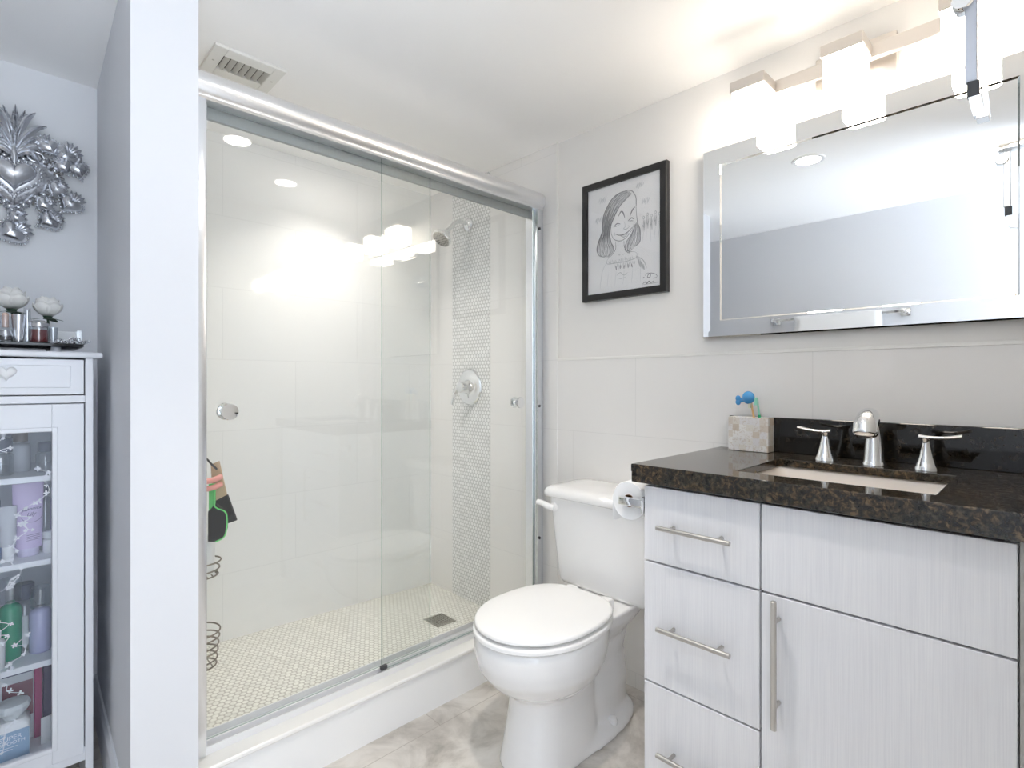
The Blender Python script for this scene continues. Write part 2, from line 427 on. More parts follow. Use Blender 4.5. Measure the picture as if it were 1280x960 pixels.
# recessed ceiling lights
for i, (x, y, lab) in enumerate(((.75, .81, 'round recessed ceiling light mirrored in the wall mirror'), (1.09, 2.08, 'round recessed ceiling light inside the shower, mirrored in the back wall tile'))):
    t = thing('recessed_light', lab, 'ceiling light', (x, y, ZC), 'recessed ceiling lights')
    obj('trim_ring', lathe(new(), [(.052, -.0005), (.052, -.006), (.066, -.006), (.070, -.001), (.070, -.0005)], (x, y, ZC), cap=False), 'white_plastic', t)
    obj('lens', lathe(new(), [(.051, -.0008), (.051, -.0035), (.046, -.0045)], (x, y, ZC)), 'can', t)
    ld = bpy.data.lights.new('recessed_lamp', 'AREA'); ld.shape = 'DISK'; ld.size = .09; ld.energy = (CAN_W, CAN2_W)[i]; ld.color = CAN_COL; ld.spread = math.radians((82, 105)[i])
    lo = bpy.data.objects.new('recessed_lamp', ld); COL.objects.link(lo); lo.parent = t; lo.location = (0, 0, -.0055)

# ------------------------------------------------------------------ shower enclosure
YD = 1.62
se = thing('shower_enclosure', 'framed sliding glass shower door with rounded silver header above white curb', 'shower door', (1.06, YD, .162))
b = new()   # header rail: D profile
prof = [(YD+.036, 1.925), (YD-.024, 1.925), (YD-.030, 1.930)] + [(YD+.004-.044*cos(a), 1.966+.041*sin(a)) for a in [math.radians(q) for q in range(-52, 91, 8)]] + [(YD+.036, 2.007)]
loft(b, [[(x, y, z) for y, z in prof] for x in (.3785, 1.7495)])
obj('header_rail', b, 'alu_hdr', se, 25)
b = new(); box(b, .412, 1.70, YD+.018, YD+.030, 1.893, 1.926)
obj('roller_channel', b, 'track_dark', se)
b = new()
loft(b, [[(x, YD-.022, .1618), (x, YD-.022, .168), (x, YD-.020, .182), (x, YD-.0175, .182), (x, YD-.0175, .174), (x, YD-.003, .174), (x, YD-.003, .188), (x, YD+.001, .188), (x, YD+.001, .176), (x, YD+.036, .176), (x, YD+.036, .194), (x, YD+.040, .194), (x, YD+.040, .1618)] for x in (.3785, 1.7495)])
obj('bottom_track', b, 'alu_track', se)
jl = obj('side_jamb', box(box(new(), .379, .411, YD-.028, YD+.040, .162, 1.926, .003), .411, .416, YD-.012, YD+.036, .18, 1.926, .001, 1), 'alu', se)
jr = obj('side_jamb', box(box(new(), 1.712, 1.749, YD-.028, YD+.040, .162, 1.926, .003), 1.700, 1.712, YD-.008, YD+.036, .18, 1.926, .001, 1), 'alu', se)
for z in (1.84, 1.06, .48):
    obj('screw', cyl(new(), (1.722, YD-.027, z), (1.722, YD-.031, z), .006), 'dark', jr)
def panel(x0, x1, y, kx, kz):
    b = new(); th = .006; z0, z1 = .186, 1.932
    V = [[b.verts.new((x, yy, z)) for x, z in ((x0, z0), (x1, z0), (x1, z1), (x0, z1))] for yy in (y-th/2, y+th/2)]
    b.faces.new(V[0]); b.faces.new(V[1][::-1])
    for i in range(4):
        j = (i+1) % 4; f = b.faces.new((V[0][i], V[0][j], V[1][j], V[1][i])); f.material_index = 1
    o = obj('glass_panel', b, ['shower_glass', 'glass_edge'], se, 0)
    k = new()
    lathe(k, [(.010, .0031), (.010, .012), (.022, .013), (.024, .017), (.022, .022), (.006, .0235)], (kx, y, kz), (0, -1, 0), 28)
    lathe(k, [(.010, .0031), (.010, .012), (.022, .013), (.024, .017), (.022, .022), (.006, .0235)], (kx, y, kz), (0, 1, 0), 28)
    obj('knob', k, 'chrome', o, 40)
    return o
pi_ = panel(.414, 1.165, YD+.010, .474, 1.083)
po = panel(.948, 1.698, YD-.014, 1.60, 1.078)
obj('bottom_guide', box(new(), .944, .968, YD-.021, YD-.007, .186, .200, .002, 1), 'dark', po)

# shower head, valve, drain
t = thing('shower_sprayer', 'chrome shower head on bent arm fixed high on the penny tile strip', 'shower fitting', (XW-.002, 2.11, 1.97))
obj('flange', lathe(new(), [(.033, 0), (.033, .004), (.026, .012), (.014, .018)], (XW-.002, 2.11, 1.972), (-1, 0, 0)), 'chrome', t)
arm = catmull([(XW-.006, 2.11, 1.972), (XW-.05, 2.11, 1.976), (XW-.085, 2.11, 1.966), (XW-.115, 2.11, 1.936), (XW-.135, 2.11, 1.915)])
obj('arm', tube(new(), arm, .0105, 14), 'chrome', t, 60)
hd = Vector((-.62, 0, -.78)).normalized(); hp = Vector((XW-.135, 2.11, 1.915))
h_ = obj('head', lathe(new(), [(.012, -.006), (.016, 0), (.018, .010), (.030, .028), (.046, .044), (.050, .052), (.050, .062), (.046, .066)], hp, hd), 'chrome', t, 40)
obj('spray_face', lathe(new(), [(.0455, .0662), (.043, .068), (.010, .069)], hp, hd), 'drain steel', h_)
a_, b_ = frame_of(hd); bm = new()
for rr, n in ((.014, 6), (.026, 12), (.037, 16)):
    for k in range(n):
        c = hp+hd*.0685+(a_*cos(2*pi*k/n)+b_*sin(2*pi*k/n))*rr; lathe(bm, [(.003, 0), (.002, .003)], c, hd, 8)
obj('nozzles', bm, 'dark', h_)
t = thing('shower_valve', 'round chrome shower valve plate with lever on the penny tile strip', 'shower valve', (XW-.002, 2.098, 1.139))
vc = (XW-.002, 2.098, 1.139)
obj('escutcheon', lathe(new(), [(.092, 0), (.092, .003), (.086, .009), (.066, .012), (.060, .015), (.040, .018)], vc, (-1, 0, 0), 40), 'chrome', t, 30)
obj('valve_body', lathe(new(), [(.040, .015), (.038, .020), (.030, .036), (.028, .062), (.024, .068), (.004, .071)], vc, (-1, 0, 0), 32), 'chrome', t, 35)
obj('lever', tube(new(), catmull([(XW-.058, 2.098, 1.139), (XW-.064, 2.125, 1.128), (XW-.068, 2.145, 1.095), (XW-.070, 2.158, 1.05)]), [.011]*6+[.009]*6+[.006]*7, 12), 'chrome', t, 60)
t = thing('floor_drain', 'square steel drain grate in the penny tile shower floor', 'drain', (1.49, 2.01, .057))
sl = -(.092-.046)/(XW-.38)
def zf(x): return .092+sl*(x-.38)
b = new()
def slab(b, x0, x1, y0, y1, h0, h1): loft(b, [[(x0, y0, zf(x0)+h), (x1, y0, zf(x1)+h), (x1, y1, zf(x1)+h), (x0, y1, zf(x0)+h)] for h in (h0, h1)])
for q in ((1.44, 1.545, 1.955, 1.963), (1.44, 1.545, 2.057, 2.065), (1.44, 1.448, 1.963, 2.057), (1.537, 1.545, 1.963, 2.057)): slab(b, *q, .0002, .004)
obj('rim', b, 'drain steel', t); b = new(); slab(b, 1.446, 1.539, 1.96, 2.06, .0002, .001); obj('trap', b, 'vent dark', t)
b = new()
for k in range(7): slab(b, 1.4525+k*.0125, 1.4585+k*.0125, 1.962, 2.058, .0005, .0035)
for k in range(6): slab(b, 1.447, 1.539, 1.970+k*.0148, 1.975+k*.0148, .0005, .003)
obj('grate', b, 'drain steel', t)

# shower caddy and what hangs on it (mostly hidden by the jamb)
cx, cy = .455, 1.83
t = thing('shower_caddy', 'bronze wire shower caddy hanging on the left shower wall', 'caddy', (.382, cy, .40))
b = new()
for yy in (cy-.05, cy+.05): tube(b, [(.386, yy, .93), (.386, yy, .28)], .0028, 8)
tube(b, [(.386, cy-.05, .93), (.386, cy-.02, .965), (.386, cy+.02, .965), (.386, cy+.05, .93)], .0028, 8)
obj('uprights', b, 'wire', t)
for zz, n in ((.575, 3), (.30, 6)):
    b = new()
    for k in range(n):
        R = .054+.004*k if n < 5 else .050+.002*k
        ring(b, (cx-.006, cy, zz+k*.021), R, .0024, (0, .03*(-1)**k, 1), 28, 6, sc=1.0)
    for k in range(7): dxx = -.048+k*.016; hw = math.sqrt(.050**2-dxx**2) if abs(dxx) < .05 else 0; tube(b, [(cx-.006+dxx, cy-hw, zz), (cx-.006+dxx, cy+hw, zz)], .0018, 6)
    tube(b, [(.386, cy, zz+.02), (cx-.066, cy, zz+.02)], .0028, 6)
    obj('basket', b, 'wire', t)
o = obj('shampoo_bottle', lathe(new(), [(.034, 0), (.040, .004), (.041, .11), (.036, .125), (.018, .132), (.018, .15), (.016, .152)], (cx-.001, cy, .5775)), 'white_plastic', origin=(cx, cy, .5775)); tag(o, 'white bottle in the upper wire basket of shower caddy', 'bottle')
o = obj('body_wash_bottle', lathe(new(), [(.016, 0), (.026, .003), (.028, .10), (.028, .16), (.016, .172), (.014, .19)], (.420, cy-.074, .70)), 'grey bottle', origin=(.42, cy-.074, .70)); tag(o, 'grey bottle hanging upright beside the exfoliating mitts in shower', 'bottle')
t = thing('bath_mitt', 'black bath mitt edged in bright green hanging in the shower', 'bath mitt', (.48, cy-.06, .87))
mp = [(-.014, .78), (-.014, .69), (.006, .688), (.028, .70), (.036, .725), (.036, .77), (.02, .788), (.006, .80)]
def in_plane(p, c, ang=0.55):   # local (s, z) on a plane turned about Z
    return (c[0]+p[0]*cos(ang), c[1]-p[0]*sin(ang), p[1])
b = new(); ny = Vector((sin(.55), cos(.55), 0))
L = [Vector(in_plane(p, (.478, cy-.06))) for p in mp]
loft(b, [[p-ny*.005 for p in L], [p-ny*.008+(-ny*.002) for p in L], [p+ny*.006 for p in L]]); obj('palm', b, 'mesh black', t)
b = new(); tube(b, catmull([Vector(in_plane(p, (.478, cy-.06)))-ny*.009 for p in ((.004, .85), (.003, .80), (.010, .788), (.030, .778), (.037, .76), (.036, .725), (.028, .70), (.006, .688))]), .0022, 8); obj('green_edging', b, 'lime', t)
b = new(); L = [Vector(in_plane(p, (.478, cy-.06))) for p in ((-.014, .78), (.003, .80), (.003, .86), (-.014, .86))]; loft(b, [[p-ny*.004 for p in L], [p+ny*.003 for p in L]]); obj('cuff', b, 'lime', t)
t = thing('exfoliating_glove', 'tan and dark grey exfoliating glove hanging behind the green edged mitt', 'bath mitt', (.50, cy-.03, .90))
b = new(); c0 = (.482, cy-.035)
L = [Vector(in_plane(p, c0)) for p in ((.0, .80), (.038, .82), (.016, .925), (-.006, .915))]; loft(b, [[p-ny*.004 for p in L], [p+ny*.004 for p in L]]); obj('cuff', b, 'tan', t)
b = new(); L = [Vector(in_plane(p, c0)) for p in ((.0, .72), (.066, .742), (.040, .822), (-.002, .80))]; loft(b, [[p-ny*.005 for p in L], [p+ny*.005 for p in L]]); obj('palm', b, 'mesh black', t)
b = new(); tube(b, catmull([Vector(in_plane(p, c0))-ny*.006 for p in ((.012, .90), (-.006, .92), (-.02, .935), (-.035, .925), (-.07, .94))]), .003, 8); obj('hanging_loop', b, 'dark', t)
b = new()
for k in range(2): tube(b, catmull([(.386, cy-.09, .885-k*.022), (.43, cy-.112, .88-k*.022), (.462, cy-.10, .878-k*.022), (.49, cy-.08, .882-k*.022)]), .008, 10)
o = obj('scrub_strap', b, 'pink', origin=(.43, cy-.1, .87)); tag(o, 'pink scrubbing strap looped at the top of shower caddy', 'bath strap')

# ------------------------------------------------------------------ toilet
YT = 1.13
def egg(xf, xb, wd, xm, z, n=48, e=2.0, eb=None):
    P = []
    for i in range(n):
        a = 2*pi*i/n; c, s = cos(a), sin(a); ee = (eb or e) if c > 0 else e
        y = wd*math.copysign(abs(s)**(2/ee), s); x = xm+(xb-xm)*abs(c)**(2/ee) if c > 0 else xm-(xm-xf)*abs(c)**(2/ee)
        P.append((x, YT+y, z))
    return P
t = thing('toilet', 'white two piece toilet with closed lid beside the vanity', 'toilet', (1.40, YT, 0))
b = new()
loft(b, [egg(1.095, 1.46, .118, 1.27, 0, e=2.5), egg(1.105, 1.46, .112, 1.27, .05, e=2.4), egg(1.125, 1.46, .102, 1.27, .15, e=2.3), egg(1.128, 1.46, .100, 1.27, .22, e=2.2), egg(1.10, 1.48, .110, 1.26, .28), egg(1.06, 1.50, .12, 1.24, .34)])
loft(b, [egg(1.13, 1.46, .096, 1.27, .205), egg(1.105, 1.46, .122, 1.26, .232), egg(1.055, 1.47, .156, 1.24, .265), egg(1.022, 1.475, .177, 1.235, .305), egg(1.008, 1.48, .186, 1.23, .345), egg(1.006, 1.48, .188, 1.23, .385), egg(1.010, 1.48, .186, 1.23, .402), egg(1.016, 1.475, .180, 1.23, .408)])
loft(b, [egg(1.22, 1.67, .085, 1.45, z) for z in (.02, .12)]+[egg(1.25, 1.66, .072, 1.45, .22), egg(1.25, 1.68, .085, 1.45, .30), egg(1.25, 1.71, .125, 1.48, .37, e=3), egg(1.27, 1.715, .135, 1.48, .408, e=3.5)])
loft(b, [egg(1.15, 1.675, .122, 1.42, 0, e=2.4), egg(1.15, 1.675, .122, 1.42, .018, e=2.4), egg(1.17, 1.66, .108, 1.42, .032, e=2.4), egg(1.2, 1.62, .075, 1.42, .06)])
bo = obj('bowl', b, 'porcelain', t)
md = bo.modifiers.new('r', 'REMESH'); md.mode = 'VOXEL'; md.voxel_size = .0055; md.use_smooth_shade = True
md = bo.modifiers.new('s', 'SMOOTH'); md.factor = .5; md.iterations = 18
dg = bpy.context.evaluated_depsgraph_get(); me = bpy.data.meshes.new_from_object(bo.evaluated_get(dg))
bo.modifiers.clear(); bo.data = me
for p in me.polygons: p.use_smooth = True
if not me.materials: me.materials.append(M['porcelain'])
# seat ring and lid
def rounded_loft(outer, z0, z1, r, k=4):
    """stack of scaled loops with a rounded upper edge; outer(inset, z)."""
    L = [outer(r*.6, z0), outer(0, z0+r*.5)]
    for i in range(k+1):
        a = i/k*pi/2; L.append(outer(r*(1-cos(a)), z1-r+r*sin(a)))
    return L
so = lambda i, z: egg(1.003+i, 1.465-i, .190-i, 1.225, z, 64, 2.0, 2.6)
b = new(); outer = rounded_loft(so, .411, .428, .007)
loft(b, outer, True, False)
so_in = lambda i, z: egg(1.085+i, 1.40-i, .112-i, 1.235, z, 64)
n = 64; bm = new()
Ls = outer+[so_in(-.004, .428), so_in(0, .424), so_in(0, .411)]
b.free(); loft(bm, Ls+[Ls[0]], False, False); obj('seat_ring', bm, 'seat', t, 50)
lf = lambda i, z: egg(1.008+i, 1.462-i, .185-i, 1.225, z, 64, 2.0, 2.8)
b = new(); Ll = rounded_loft(lf, .4350, .4505, .008)
Ll += [lf(.05, .4520), lf(.11, .4530)]
loft(b, Ll); obj('lid', b, 'seat', t, 50)
for s in (-1, 1):
    b = new(); box(b, 1.448, 1.488, YT+s*.075-.022, YT+s*.075+.022, .408, .443, .007, 3); obj('hinge', b, 'seat', t)
b = new()
b.free()
for a in (-.5, 0, .5): obj('lid_bumper', box(new(), 1.05+.03*a*a, 1.075, YT+a*.14-.012, YT+a*.14+.012, .4275, .4355, .001, 1), 'seat', t)
# tank
def rrect(x0, x1, y0, y1, r, z, k=5, bow=0.):
    P = []
    for cxx, cyy, a0 in ((x1-r, y1-r, 0), (x0+r, y1-r, 90), (x0+r, y0+r, 180), (x1-r, y0+r, 270)):
        for i in range(k+1):
            a = math.radians(a0+90*i/k); x = cxx+r*cos(a); y = cyy+r*sin(a)
            if bow and x < (x0+x1)/2: x -= bow*(1-((y-(y0+y1)/2)/((y1-y0)/2))**2)
            P.append((x, y, z))
    return P
b = new()
loft(b, [rrect(1.560, 1.725, YT-.175, YT+.175, .03, .408), rrect(1.540, 1.732, YT-.196, YT+.196, .035, .414), rrect(1.532, 1.735, YT-.203, YT+.203, .038, .43), rrect(1.524, 1.735, YT-.218, YT+.218, .04, .56), rrect(1.514, 1.736, YT-.234, YT+.234, .04, .732)])
obj('tank', b, 'porcelain', t, 50)
b = new()
TL = lambda i, z: rrect(1.496+i, 1.742-i*.2, YT-.252+i, YT+.252-i, .045, z)
loft(b, [TL(.012, .7325), TL(.002, .737), TL(0, .742), TL(0, .752), TL(.006, .763), TL(.018, .770), TL(.05, .773), TL(.09, .774)]); obj('tank_lid', b, 'porcelain', t, 50)
b = new(); lathe(b, [(.017, 0), (.017, .007), (.012, .012)], (1.519, YT+.195, .695), (-1, 0, 0), 20)
tube(b, catmull([(1.505, YT+.190, .695), (1.497, YT+.205, .698), (1.494, YT+.23, .705), (1.493, YT+.262, .708)]), [.012]*6+[.0115]*6+[.011]*6+[.007], 12)
obj('flush_lever', b, 'seat', t, 50)
for s in (-1, 1):
    o_ = obj('bolt_cap', lathe(new(), [(.016, .026), (.017, .040), (.014, .052), (.004, .055)], (1.478, YT+s*.094, 0)), 'porcelain', t, 50)
    obj('tank_bolt', cyl(new(), (1.60, YT+s*.11, .395), (1.60, YT+s*.11, .412), .008), 'dark', t)

# ------------------------------------------------------------------ vanity
XV = 1.235
v = thing('vanity_cabinet', 'whitewashed wood grain bathroom vanity cabinet with bar pulls', 'cabinet', (1.49, .40, 0))
b = new()
box(b, XV+.018, 1.748, .046, .064, .0, .902); box(b, XV+.018, 1.748, .747, .765, 0, .902); box(b, XV+.018, 1.748, .064, .747, .09, .108)
box(b, XV+.06, XV+.075, .064, .747, 0, .09); box(b, 1.735, 1.748, .064, .747, .108, .9)
obj('body', b, 'laminate', v)
obj('face_frame', box(box(box(new(), XV+.0185, XV+.03, .064, .747, .86, .902), XV+.0185, XV+.03, .455, .475, .108, .86), XV+.0185, XV+.03, .064, .747, .69, .705), 'gap', v)
def front(name, y0, y1, z0, z1): return obj(name, box(new(), XV, XV+.018, y0, y1, z0, z1, .0012, 1), 'laminate', v, 30)
def pull(parent, a, c, vert=False):
    b = new(); a = Vector(a); c = Vector(c); d = (c-a); cyl(b, a, c, .006, bev=.0008, seg=16)
    for f in (.17, .83) if not vert else (.17, .83):
        p = a+d*f; cyl(b, p, (XV-.0002, p.y, p.z), .0045, seg=12)
    return obj('bar_pull', b, 'pull', parent, 40)
for z0, z1, hz in ((.699, .893, .797), (.383, .694, .540), (.095, .378, .222)):
    d = front('drawer', .4685, .764, z0, z1); pull(d, (XV-.032, .71, hz), (XV-.032, .522, hz))
front('false_front', .047, .4645, .699, .893)
d = front('door', .047, .4645, .095, .694); pull(d, (XV-.032, .427, .694), (XV-.032, .427, .417), True)
obj('filler_strip', box(new(), XV+.004, XV+.03, .002, .0445, 0, .902, .001, 1), 'filler', v)

# worktop with sink cut-out
CT, CB, CE = .950, .930, .9025     # top, underside, bottom of the built-up edge
t = thing('granite_countertop', 'dark brown speckled granite countertop on the white vanity', 'countertop', (1.49, .40, CE))
b = new(); X0, X1, Y0, Y1 = 1.211, 1.749, .002, .789; hx0, hx1, hy0, hy1 = 1.296, 1.590, .164, .546
xs = [X0, hx0, hx1, X1]; ys = [Y0, hy0, hy1, Y1]
for z in (CB, CT):
    g = [[b.verts.new((x, y, z)) for y in ys] for x in xs]
    for i in range(3):
        for j in range(3):
            if (i, j) != (1, 1): b.faces.new((g[i][j], g[i+1][j], g[i+1][j+1], g[i][j+1]))
    if z == CB: gl_ = g
    else: gh = g
def side(p, q):
    b.faces.new((gl_[p[0]][p[1]], gl_[q[0]][q[1]], gh[q[0]][q[1]], gh[p[0]][p[1]]))
for k in range(3):
    side((k, 0), (k+1, 0)); side((k, 3), (k+1, 3)); side((0, k), (0, k+1)); side((3, k), (3, k+1))
for p, q in (((1, 1), (2, 1)), ((1, 2), (2, 2)), ((1, 1), (1, 2)), ((2, 1), (2, 2))): side(p, q)
bmesh.ops.recalc_face_normals(b, faces=b.faces[:])
ed = [e for e in b.edges if len(e.link_faces) == 2 and e.calc_face_angle() > 1 and (abs(e.verts[0].co.z-CT) < 1e-5 and abs(e.verts[1].co.z-CT) < 1e-5 or False)]
bmesh.ops.bevel(b, geom=ed, offset=.0022, segments=2, affect='EDGES', profile=.5)
box(b, X0+.0004, X0+.030, Y0+.0004, Y1-.0004, CE, CB+.001, .0015, 1); box(b, X0+.030, X1, Y1-.030, Y1-.0004, CE, CB+.001, .0015, 1)
obj('slab', b, 'granite', t, 0)
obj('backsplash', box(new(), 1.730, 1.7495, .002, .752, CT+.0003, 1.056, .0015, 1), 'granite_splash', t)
# undermount sink
t = thing('undermount_sink', 'white rectangular undermount sink set in the granite countertop', 'sink', (1.443, .355, .82))
b = new()
S = lambda i, z, r: rrect(1.286+i, 1.600-i, .154+i, .556-i, r, z)
loft(b, [S(-.016, .9293, .03), S(0, .9293, .03), S(.005, .922, .03), S(.009, .875, .04), S(.020, .815, .05), S(.05, .801, .05), S(.12, .796, .03)], False, True)
o = obj('basin', b, 'sink', t, 60); solid(o, .006, -1)
obj('drain', lathe(new(), [(.030, 0), (.030, .003), (.024, .004), (.022, .001), (.004, .002)], (1.46, .335, .7962)), 'chrome', t, 40)
# widespread faucet
t = thing('faucet', 'chrome widespread faucet with two lever handles behind the sink', 'faucet', (1.635, .334, CT))
b = new(); fx, fy = 1.642, .334
lathe(b, [(.0275, .0003), (.0275, .006), (.0235, .012)], (fx, fy, CT), seg=32); obj('base_ring', b, 'chrome', t, 40)
pts = catmull([(fx, fy, CT+.008), (fx-.001, fy, CT+.04), (fx-.003, fy, CT+.08), (fx-.010, fy, CT+.108), (fx-.028, fy, CT+.126), (fx-.056, fy, CT+.128), (fx-.082, fy, CT+.114), (fx-.090, fy, CT+.092)], 6)
rs = []
for i in range(len(pts)):
    f = i/(len(pts)-1); rs.append(.0255-.0105*min(f/.42, 1)+(.013*max(0, (f-.45)/.55)**.7))
obj('spout', tube(new(), pts, rs, 20), 'chrome', t, 60)
dd = (pts[-1]-pts[-2]).normalized(); lathe(b := new(), [(.028, -.001), (.0275, .004), (.024, .010), (.017, .014), (.015, .0135)], pts[-1], dd, 24); obj('spout_tip', b, 'chrome', t, 60)
lathe(b := new(), [(.0148, .0136), (.012, .0142)], pts[-1], dd, 18); obj('aerator', b, 'dark', t)
obj('pop_up_rod', lathe(new(), [(.0025, 0), (.0025, .03), (.005, .033), (.005, .042), (.002, .044)], (fx+.034, fy, CT+.0005), seg=12), 'chrome', t)
for hy, s in ((.444, 1), (.224, -1)):
    hx = 1.630
    hnd = obj('handle', lathe(new(), [(.0245, .0003), (.0245, .008), (.022, .013), (.015, .035), (.0095, .060), (.0075, .072), (.009, .075), (.009, .081), (.003, .085)], (hx, hy, CT), seg=28), 'chrome', t, 40)
    b = new(); Lp = []
    for k in range(9):
        f = k/8; y = hy-s*.014+s*f*.082; z = CT+.083-.003*sin(f*pi*1.2)+.003*f*f; wv = .0075+.0035*f; h = .0046
        Lp.append([(hx+wv*cos(a), y, z+h*sin(a)) for a in [2*pi*q/10 for q in range(10)]])
    loft(b, Lp); obj('lever', b, 'chrome', hnd, 60)

# toothbrush holder with brushes
t = thing('toothbrush_holder', 'mother of pearl tiled toothbrush box on the granite counter', 'toothbrush holder', (1.706, .672, CT))
b = new(); x0, x1, y0, y1, z0, z1 = 1.682, 1.7285, .612, .734, CT+.0005, 1.056
rr_ = lambda i, z: [(x0+i, y0+i, z), (x1-i, y0+i, z), (x1-i, y1-i, z), (x0+i, y1-i, z)]
loft(b, [rr_(.001, z0), rr_(0, z0+.001), rr_(0, z1-.001), rr_(.001, z1), rr_(.0035, z1), rr_(.004, z1-.001), rr_(.004, z0+.004)])
obj('box', b, 'nacre', t)
def brush(name, label, base, top, c1, c2, head=None):
    th = thing(name, label, 'toothbrush', base); B, T = Vector(base), Vector(top); d = T-B
    P = [B+d*k/6 for k in range(5)]
    obj('grip', tube(new(), P, [.004, .006, .0065, .006, .004], 10), c1, th, 60)
    obj('neck', tube(new(), [B+d*.66, B+d*.8, T], [.0035, .003, .003], 10), c2, th, 60)
    obj('bristles', box(new(), T.x-.012, T.x-.002, T.y-.004, T.y+.004, T.z-.024, T.z, .001, 1), 'bristle' if head is None else head, th)
    return th
brush('toothbrush', 'green and mint toothbrush standing in the pearl box', (1.708, .636, CT+.006), (1.700, .652, 1.118), 'brush green', 'brush mint', 'brush mint')
brush('toothbrush', 'orange and cream toothbrush leaning left in the pearl box', (1.716, .650, CT+.006), (1.702, .672, 1.108), 'brush orange', 'brush orange')
t = thing('toothbrush_cover', 'blue fish shaped toothbrush cover above the pearl box', 'toothbrush cover', (1.694, .676, 1.11))
b = new(); ball(b, (1.694, .676, 1.117), .019, (.75, 1, 1.05), 20, 14); obj('body', b, 'brush blue', t, 60)
b = new()
for s in (-1, 1): ball(b, (1.694, .708, 1.108+s*.006), .0095, (.5, .9, 1.0), 12, 8)
ball(b, (1.694, .697, 1.108), .008, (.6, 1.2, .8), 12, 8); obj('tail', b, 'brush blue', t, 60)

# toilet paper on the vanity's side
t = thing('toilet_paper_holder', 'chrome toilet paper holder on the side of the vanity', 'paper holder', (1.30, .766, .84))
b = new(); box(b, 1.234, 1.250, .7652, .846, .829, .852, .003, 2); box(b, 1.236, 1.40, .819, .834, .831, .845, .003, 1); obj('arm', b, 'chrome', t)
obj('wall_plate', box(new(), 1.228, 1.262, .7652, .771, .815, .861, .003, 2), 'chrome', t)
t = thing('toilet_paper_roll', 'white toilet paper roll on the chrome holder beside the vanity', 'toilet paper', (1.31, .8265, .838))
b = new(); rc = (1.256, .8265, .838); R0, R1, Lr = .0535, .0175, .10
loft(b, [[(rc[0]+h, rc[1]+r*cos(2*pi*k/40), rc[2]+r*sin(2*pi*k/40)) for k in range(40)] for r, h in ((R1, .002), (R0-.002, 0), (R0, .003), (R0, Lr-.003), (R0-.002, Lr), (R1, Lr-.002), (R1, .002))], False, False)
obj('paper', b, 'tissue', t, 40)
b = new(); loft(b, [[(rc[0]+h, rc[1]+r*cos(2*pi*k/32), rc[2]+r*sin(2*pi*k/32)) for k in range(32)] for r, h in ((R1-.0004, .001), (R1-.0004, Lr-.001), (R1-.0016, Lr-.001), (R1-.0016, .001), (R1-.0004, .001))], False, False)
obj('cardboard_core', b, 'cardboard', t)
b = new(); Lp = [(rc[1]+R0*1.004*cos(a), rc[2]+R0*1.004*sin(a)) for a in (0.2, 0, -.25)]+[(rc[1]+R0*1.0, rc[2]-.03), (rc[1]+R0*.93, rc[2]-.062)]
for sgn in (0,): loft(b, [[(rc[0]+.001, y, z), (rc[0]+Lr-.001, y, z)] for y, z in Lp], closed=False)
o = obj('loose_sheet', b, 'tissue', t); solid(o, .0008)

# ------------------------------------------------------------------ mirror
XM = 1.7585
t = thing('wall_mirror', 'wide wall mirror bordered by mirrored strips above the vanity sink', 'mirror', (1.745, .42, 1.63))
my0, my1, mz0, mz1 = -.0, .845, 1.314, 1.947
my0 = .004
iy0, iy1, iz0, iz1 = .066, .779, 1.374, 1.883
obj('backing', box(new(), 1.737, XM, my0+.004, my1-.004, mz0+.004, mz1-.004), 'dark', t)
obj('centre_glass', box(new(), 1.7335, 1.737, iy0, iy1, iz0, iz1), 'mirror', t, 0)
fo, fi, fh = 1.7300, 1.7275, .0
def strip(o0, o1, i0, i1):
    """mitred mirror strip: outer edge o0-o1, inner edge i0-i1 as (y, z), with narrow bevels"""
    b = new(); o0, o1, i0, i1 = [Vector((0, *p)) for p in (o0, o1, i0, i1)]
    def L(f, x): a = o0.lerp(i0, f); c = o1.lerp(i1, f); return [(x, a.y, a.z), (x, c.y, c.z)]
    rows = [L(0, 1.7368), L(0, 1.7345), L(.07, 1.7298), L(.93, 1.7296), L(1.0, 1.7338), L(1.0, 1.7368)]
    loft(b, rows, closed=False)
    for sgn in (0, 1):
        b.faces.new([b.verts.new(r[sgn]) for r in rows])
    bmesh.ops.remove_doubles(b, verts=b.verts[:], dist=1e-5)
    return obj('frame_strip', b, 'mirror', t, 0)
O = [(my0, mz0), (my1, mz0), (my1, mz1), (my0, mz1)]; I = [(iy0, iz0), (iy1, iz0), (iy1, iz1), (iy0, iz1)]
for k in range(4): strip(O[k], O[(k+1) % 4], I[k], I[(k+1) % 4])

# ------------------------------------------------------------------ vanity light
t = thing('vanity_light', 'brushed nickel bath light with three lit square glass shades', 'wall light', (1.75, .393, 2.05))
obj('back_plate', box(new(), 1.742, 1.7585, .302, .500, 2.000, 2.116, .003, 2), 'nickel', t)
obj('stem', box(new(), 1.700, 1.742, .37, .42, 2.036, 2.070, .002, 1), 'nickel', t)
obj('cross_bar', box(new(), 1.684, 1.700, .10, .70, 2.032, 2.072, .002, 1), 'nickel', t)
for y in (.640, .396, .146):
    hl = obj('lamp_holder', box(box(new(), 1.588, 1.684, y-.050, y+.050, 2.034, 2.066, .002, 1), 1.60, 1.672, y-.038, y+.038, 2.029, 2.034), 'nickel', t)
    b = new(); loft(b, [rrect(1.591+i, 1.681-i, y-.046+i, y+.046-i, .008, z, 4) for i, z in ((.004, 1.932), (.0, 1.936), (0, 2.027), (.002, 2.0285))])
    obj('glass_shade', b, 'shade', hl, 40)

